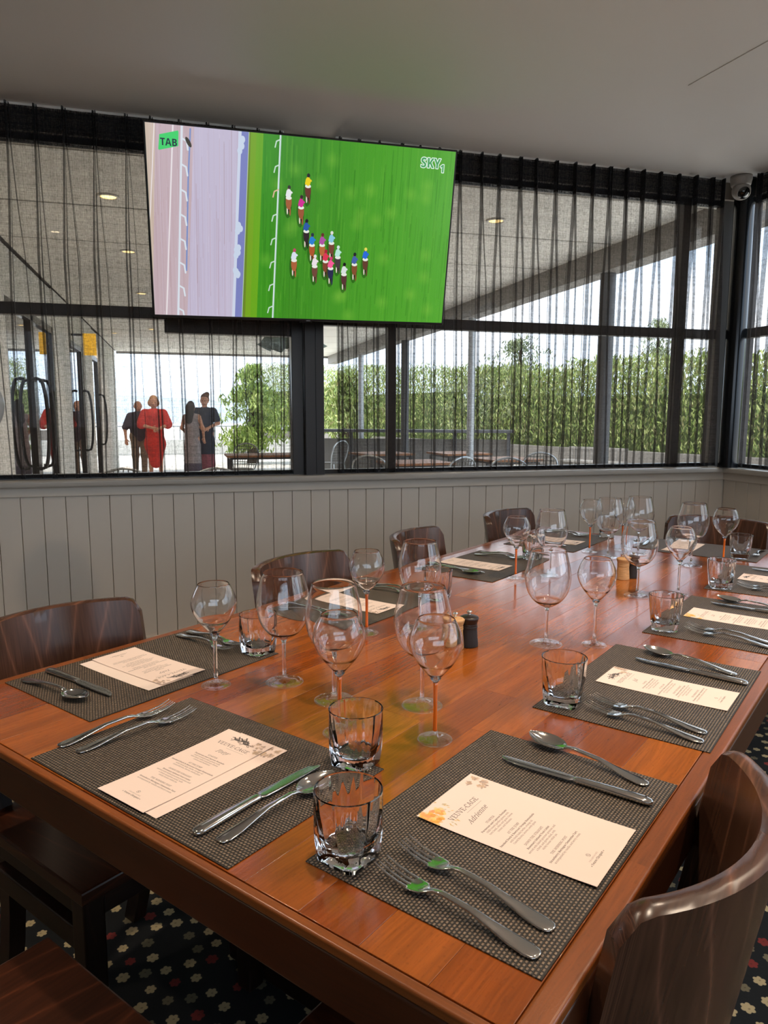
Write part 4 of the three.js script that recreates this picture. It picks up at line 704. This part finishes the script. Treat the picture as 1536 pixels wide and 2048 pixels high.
function ptable(x, z, w, d, turn, label) {
  const o = thing('patio_table', label, 'table', 'patio tables'); o.position.set(x, G, z); o.rotation.y = turn;
  const n = Math.round(d / 0.11); for (let k = 0; k < n; k++) part('top_slat', rbox(w, 0.03, d / n - 0.006, 0.004), OM.teak, o, 0, 0.735, -d / 2 + (k + 0.5) * d / n);
  part('frame', box(w - 0.1, 0.03, d - 0.1), OM.black, o, 0, 0.702, 0);
  for (const a of [-1, 1]) for (const b of [-1, 1]) part('leg', rbox(0.04, 0.7, 0.04, 0.003), OM.black, o, a * (w / 2 - 0.06), 0.35, b * (d / 2 - 0.06));
}
bistro(2.75, -13.4, 0.7, 'pale metal patio chair seen through the bare pane right of the post');
bistro(0.95, -12.2, 2.6, 'patio chair behind the woman in the patterned dress');
bistro(1.5, -9.7, 1.2, 'woven patio chair just left of the dark window post');
bistro(2.3, -8.6, -0.6, 'woven patio chair seen through the right edge of the bare pane');
bistro(-0.5, -6.6, Math.PI, 'patio chair whose curved back peeps over the sill below the red dress');
bistro(0.3, -6.45, Math.PI, 'patio chair whose curved back peeps over the sill right of the guests');
bistro(3.05, -8.0, 0.4, 'patio chair with silver back beside the second patio table');
bistro(3.5, -7.3, 2.8, 'silver patio chair low behind the right curtain, left one of a pair');
bistro(4.35, -8.3, 2.5, 'silver patio chair at the right end of the patio tables');
ptable(3.1, -11.2, 0.8, 0.8, 0.2, 'small teak-topped patio table right of the second mullion');
ptable(4.35, -11.0, 0.8, 0.8, 0.1, 'teak-topped patio table farther right behind the curtain folds');
ptable(2.95, -9.0, 0.8, 0.8, 0.1, 'teak-topped patio table nearest behind the second mullion');
ptable(4.4, -9.4, 0.8, 0.8, 0.1, 'teak-topped patio table beside the silver chairs');
ptable(1.35, -11.2, 1.4, 0.7, 0.0, 'long teak-topped patio table left of the dark post');
{ // high counter along the patio edge
  const o = thing('bar_counter', 'long dark high counter with posts behind the patio tables', 'counter'); o.position.set(4.5, G, -14.6); o.rotation.y = -0.42;
  part('counter_top', rbox(4.6, 0.06, 0.4, 0.006), OM.darkPost, o, 0, 1.02, 0); for (let k = 0; k < 5; k++) part('leg', rbox(0.07, 1.0, 0.07, 0.005), OM.darkPost, o, -2.2 + k * 1.1, 0.5, 0); part('back_panel', rbox(4.5, 0.7, 0.03, 0.005), OM.concrete, o, 0, 0.5, -0.1);
}
{ // slatted bench by the low wall
  const o = thing('bench', 'grey slatted outdoor bench in front of the low garden wall', 'bench'); o.position.set(8.4, G, -13.6); o.rotation.y = -1.15;
  for (let k = 0; k < 14; k++) part('back_slat', rbox(0.04, 0.36, 0.02, 0.004), OM.beam, o, -0.65 + k * 0.1, 0.45, -0.2);
  part('top_rail', rbox(1.45, 0.05, 0.04, 0.006), OM.beam, o, 0, 0.65, -0.2); part('seat', rbox(1.45, 0.04, 0.42, 0.006), OM.beam, o, 0, 0.38, 0); for (const a of [-1, 1]) part('leg', rbox(0.05, 0.38, 0.36, 0.006), OM.beam, o, a * 0.66, 0.19, 0);
}
{ // folded parasol
  const o = thing('parasol', 'grey-green folded parasol hanging above the patio beside the dark post', 'parasol'); o.position.set(1.3, G, -8.6);
  const g = grid(49, 10, (i, j) => { const t = j / 9, a = i / 48 * Math.PI * 2, f = 1 + 0.22 * Math.cos(8 * a) * t, r = (0.04 + 0.3 * Math.pow(t, 0.8)) * f; return [Math.cos(a) * r, 2.62 - 0.5 * t + (j === 9 ? 0.035 * Math.cos(8 * a) : 0), Math.sin(a) * r]; });
  part('canopy', g, OM.canvas, o); part('pole', new THREE.CylinderGeometry(0.022, 0.022, 2.68, 16), OM.darkPost, o, 0, 1.34, 0); part('base', lathe([[0, 0], [0.25, 0], [0.25, 0.05], [0.06, 0.08], [0, 0.08]], 24), OM.black, o);
}

// ───────── guests on the patio ─────────
function sdfGeo(bones, blend = 0.03, res = 80, flat = 1) { // bones: [ax,ay,az,ra, bx,by,bz,rb]
  const lo = [1e9, 1e9, 1e9], hi = [-1e9, -1e9, -1e9];
  for (const b of bones) for (const [p, q] of [[0, 3], [4, 7]]) for (let k = 0; k < 3; k++) { lo[k] = Math.min(lo[k], b[p + k] - b[q] - 0.06); hi[k] = Math.max(hi[k], b[p + k] + b[q] + 0.06); }
  const mc = new MarchingCubes(res, OM.bark, false, false, 200000); const half = res / 2, n2 = res * res; mc.isolation = 0;
  const P = (k, i) => (lo[k] + hi[k]) / 2 + ((i - half) / half) * (hi[k] - lo[k]) / 2;
  const F = mc.field; F.fill(-1);
  for (const b of bones) {
    const [ax, ay, az, ra, bx, by, bz, rb] = b, m = Math.max(ra, rb) + 0.09, rng = [0, 1, 2].map((k) => { const f = (v) => Math.round(((v - (lo[k] + hi[k]) / 2) / ((hi[k] - lo[k]) / 2)) * half + half); return [Math.max(1, f(Math.min(b[k], b[4 + k]) - m)), Math.min(res - 2, f(Math.max(b[k], b[4 + k]) + m))]; });
    const dx = bx - ax, dy = by - ay, dz = bz - az, L2 = dx * dx + dy * dy + dz * dz || 1e-9;
    for (let z = rng[2][0]; z <= rng[2][1]; z++) for (let y = rng[1][0]; y <= rng[1][1]; y++) for (let x = rng[0][0]; x <= rng[0][1]; x++) {
      const px = P(0, x) - ax, py = P(1, y) - ay, pz = (P(2, z) - az), t = Math.min(1, Math.max(0, (px * dx + py * dy + pz * dz) / L2)), d = Math.hypot(px - dx * t, py - dy * t, (pz - dz * t) / flat) - (ra + (rb - ra) * t);
      const i = x + y * res + z * n2, e = -F[i], h = Math.max(blend - Math.abs(e - d), 0) / blend; F[i] = -(Math.min(e, d) - h * h * blend * 0.25);
    }
  }
  mc.update();
  const n = mc.count ?? mc.geometry.drawRange.count, pos = new Float32Array(n * 3), src = mc.positionArray;
  for (let i = 0; i < n; i++) for (let k = 0; k < 3; k++) pos[3 * i + k] = (lo[k] + hi[k]) / 2 + src[3 * i + k] * (hi[k] - lo[k]) / 2;
  const g = new THREE.BufferGeometry(); g.setAttribute('position', new THREE.BufferAttribute(pos, 3)); const w = mergeVertices(g, 1e-4); w.computeVertexNormals(); return w;
}
const skin = std('#c58f73', { roughness: 0.55 }), cap = (a, b, ra, rb) => [...a, ra, ...b, rb];
function person(label, x, z, turn, H, P) {
  const o = thing('person', label, 'person', 'guests on the patio'); o.position.set(x, G, z); o.rotation.y = turn; const s = H / 1.7; o.scale.setScalar(s);
  const J = { hip: [0.1, 0.9, 0], knee: [0.1, 0.48, 0.01], ank: [0.1, 0.07, -0.02], ...P.joints }, mx = (p) => [-p[0], p[1], p[2]];
  const lK = P.kneeL ?? mx(J.knee), lA = P.ankL ?? mx(J.ank);
  const bones = [cap([0, 0.93, 0], [0, 1.12, 0], 0.135, 0.12), cap([0, 1.12, 0], [0, 1.33, 0.0], 0.12, 0.13), cap([-0.15, 1.38, 0], [0.15, 1.38, 0], 0.06, 0.06), cap([0, 1.38, 0], [0, 1.5, 0.01], 0.055, 0.048), cap([0, 1.57, 0.015], [0, 1.63, 0.0], 0.072, 0.082), cap([0, 1.54, 0.075], [0, 1.565, 0.098], 0.012, 0.012), cap([-0.077, 1.575, 0], [-0.08, 1.6, 0], 0.012, 0.014), cap([0.077, 1.575, 0], [0.08, 1.6, 0], 0.012, 0.014),
    cap(J.hip, J.knee, 0.085, 0.056), cap(mx(J.hip), lK, 0.085, 0.056), cap(J.knee, J.ank, 0.056, 0.036), cap(lK, lA, 0.056, 0.036), cap([J.ank[0], 0.035, J.ank[2]], [J.ank[0] + 0.02, 0.03, J.ank[2] + 0.15], 0.036, 0.03), cap([lA[0], 0.035, lA[2]], [lA[0] - 0.02, 0.03, lA[2] + 0.15], 0.036, 0.03)];
  const arms = [P.armR, P.armL], hands = [];
  arms.forEach(([el, wr], k) => {
    const sh = [(k ? -1 : 1) * 0.19, 1.37, 0]; bones.push(cap(sh, el, 0.05, 0.038), cap(el, wr, 0.038, 0.027));
    const d = new THREE.Vector3(...wr).sub(new THREE.Vector3(...el)).normalize(), up = new THREE.Vector3(0, 0, 1), side = new THREE.Vector3().crossVectors(d, up).normalize(), W = new THREE.Vector3(...wr);
    const at = (a, b, c = 0) => W.clone().addScaledVector(d, a).addScaledVector(side, b).addScaledVector(up, c).toArray();
    hands.push(cap(at(0.0, 0), at(0.075, 0), 0.026, 0.032));
    [[-0.026, 0.062], [-0.009, 0.075], [0.009, 0.07], [0.026, 0.052]].forEach(([b, L]) => { hands.push(cap(at(0.075, b), at(0.075 + L * 0.55, b * 1.1, 0.008), 0.0095, 0.009), cap(at(0.075 + L * 0.55, b * 1.1, 0.008), at(0.075 + L, b * 1.1, 0.026), 0.009, 0.008)); });
    hands.push(cap(at(0.025, -0.03), at(0.065, -0.06, 0.012), 0.0105, 0.009));
  });
  const body = part('body', mergeVertices(mergeGeometries([sdfGeo(bones, 0.045, 110, 0.8), sdfGeo(hands.slice(0, hands.length / 2), 0.012, 44), sdfGeo(hands.slice(hands.length / 2), 0.012, 44)])), P.skin ?? skin, o);
  for (const sx of [-1, 1]) part('eye', new THREE.SphereGeometry(0.009, 10, 8), OM.black, o, sx * 0.031, 1.598, 0.071); part('mouth', new THREE.CapsuleGeometry(0.006, 0.03, 4, 8).rotateZ(Math.PI / 2), std('#8f4a41'), o, 0, 1.52, 0.07);
  let dress = o; for (const [n, b, m, fl, bl] of P.wear) { const q = part(n, sdfGeo(b, bl ?? 0.05, 70, fl ?? 0.82), m, n === 'dress_border' ? dress : o); if (n === 'dress') dress = q; }
  return o;
}
const cloth = (c) => std(c, { roughness: 0.85 });
const sleeve = (k, el, r0 = 0.066, t = 0.75, r1 = 0.06) => { const sh = [k * 0.19, 1.37, 0]; return cap(sh, sh.map((v, i) => v + (el[i] - v) * t), r0, r1); };
const torso = (r = 0) => [cap([0, 0.98, 0], [0, 1.14, 0], 0.15 + r, 0.142 + r), cap([0, 1.14, 0], [0, 1.3, 0], 0.142 + r, 0.15 + r), cap([-0.15, 1.375, 0], [0.15, 1.375, 0], 0.072, 0.072)];
person('man in a dark plum shirt and khaki trousers standing left of the woman in red', -0.86, -16.6, 0.35, 1.62, {
  armR: [[0.29, 1.1, -0.02], [0.3, 0.86, 0.06]], armL: [[-0.3, 1.1, -0.03], [-0.31, 0.87, 0.05]],
  wear: [['shirt', [...torso(0.045), sleeve(1, [0.29, 1.1, -0.02], 0.08, 0.9, 0.075), sleeve(-1, [-0.3, 1.1, -0.03], 0.08, 0.9, 0.075)], cloth('#3b2f3d')], ['trousers', [cap([-0.06, 0.94, 0], [0.06, 0.94, 0], 0.15, 0.15), cap([0.1, 0.88, 0], [0.1, 0.5, 0.01], 0.1, 0.075), cap([-0.1, 0.88, 0], [-0.1, 0.5, 0.01], 0.1, 0.075), cap([0.1, 0.5, 0.01], [0.1, 0.09, -0.02], 0.075, 0.062), cap([-0.1, 0.5, 0.01], [-0.1, 0.09, -0.02], 0.075, 0.062)], cloth('#8a7866')], ['shoe', [cap([0.1, 0.035, -0.04], [0.12, 0.03, 0.16], 0.045, 0.038)], cloth('#2a2422')], ['shoe', [cap([-0.1, 0.035, -0.04], [-0.12, 0.03, 0.16], 0.045, 0.038)], cloth('#2a2422')], ['hair', [cap([0, 1.6, -0.04], [0, 1.64, -0.035], 0.075, 0.07)], cloth('#9a8878')]],
});
person('woman in a long red dress with folded hands facing the window', -0.52, -16.2, 0.05, 1.7, {
  armR: [[0.27, 1.13, 0.06], [0.08, 1.05, 0.22]], armL: [[-0.27, 1.13, 0.06], [-0.06, 1.07, 0.23]],
  wear: [['dress', [...torso(0.03), sleeve(1, [0.27, 1.13, 0.06], 0.09, 0.95, 0.1), sleeve(-1, [-0.27, 1.13, 0.06], 0.09, 0.95, 0.1), cap([0, 1.0, 0], [0, 0.72, 0], 0.17, 0.215), cap([0, 0.72, 0], [0, 0.34, 0], 0.215, 0.13)], cloth('#cf2f25')], ['hair', [cap([0, 1.63, -0.03], [0, 1.67, -0.02], 0.1, 0.085), cap([-0.05, 1.58, -0.04], [0.05, 1.58, -0.04], 0.07, 0.07)], cloth('#b58a62')], ['shoe', [cap([0.1, 0.035, -0.04], [0.12, 0.03, 0.16], 0.043, 0.036)], cloth('#7a4a40')], ['shoe', [cap([-0.1, 0.035, -0.04], [-0.12, 0.03, 0.16], 0.043, 0.036)], cloth('#7a4a40')]],
});
person('woman with long dark hair in a pale patterned long dress', 0.25, -16.4, 2.6, 1.6, {
  armR: [[0.27, 1.12, 0.02], [0.2, 0.95, 0.16]], armL: [[-0.27, 1.12, 0.02], [-0.24, 0.9, 0.1]],
  wear: [['dress', [...torso(0.015), cap([0, 1.0, 0], [0, 0.7, 0], 0.165, 0.19), cap([0, 0.7, 0], [0, 0.2, 0], 0.19, 0.21)], cloth('#8f8688')], ['dress_border', [cap([0, 0.3, 0], [0, 0.2, 0], 0.206, 0.216)], cloth('#4b4350')], ['hair', [cap([0, 1.63, -0.03], [0, 1.66, -0.02], 0.1, 0.085), cap([0, 1.58, -0.06], [0, 1.3, -0.1], 0.1, 0.09)], cloth('#2a211d')], ['shoe', [cap([0.1, 0.035, -0.04], [0.12, 0.03, 0.16], 0.043, 0.036)], cloth('#d8cfc8')], ['shoe', [cap([-0.1, 0.035, -0.04], [-0.12, 0.03, 0.16], 0.043, 0.036)], cloth('#d8cfc8')]],
});
person('tall guest in a navy and rose patterned dress with hair pinned up', 0.55, -16.9, -0.3, 1.76, {
  armR: [[0.29, 1.12, 0.02], [0.13, 1.02, 0.2]], armL: [[-0.27, 1.12, 0.04], [-0.06, 1.03, 0.22]],
  wear: [['dress', [...torso(0.02), sleeve(1, [0.29, 1.12, 0.02], 0.08, 0.7, 0.08), sleeve(-1, [-0.27, 1.12, 0.04], 0.08, 0.7, 0.08), cap([0, 1.0, 0], [0, 0.7, 0], 0.165, 0.19), cap([0, 0.7, 0], [0, 0.42, 0], 0.19, 0.19)], cloth('#2c3444')], ['dress_border', [cap([0, 0.42, 0], [0, 0.22, 0], 0.192, 0.2)], cloth('#8e4a55')], ['hair', [cap([0, 1.63, -0.03], [0, 1.67, -0.02], 0.098, 0.085), cap([0.03, 1.72, -0.04], [0.05, 1.74, -0.04], 0.055, 0.05)], cloth('#6b4a36')], ['shoe', [cap([0.1, 0.035, -0.04], [0.12, 0.03, 0.16], 0.043, 0.036)], cloth('#c8a898')], ['shoe', [cap([-0.1, 0.035, -0.04], [-0.12, 0.03, 0.16], 0.043, 0.036)], cloth('#c8a898')]],
});

renderer.render(scene, camera);
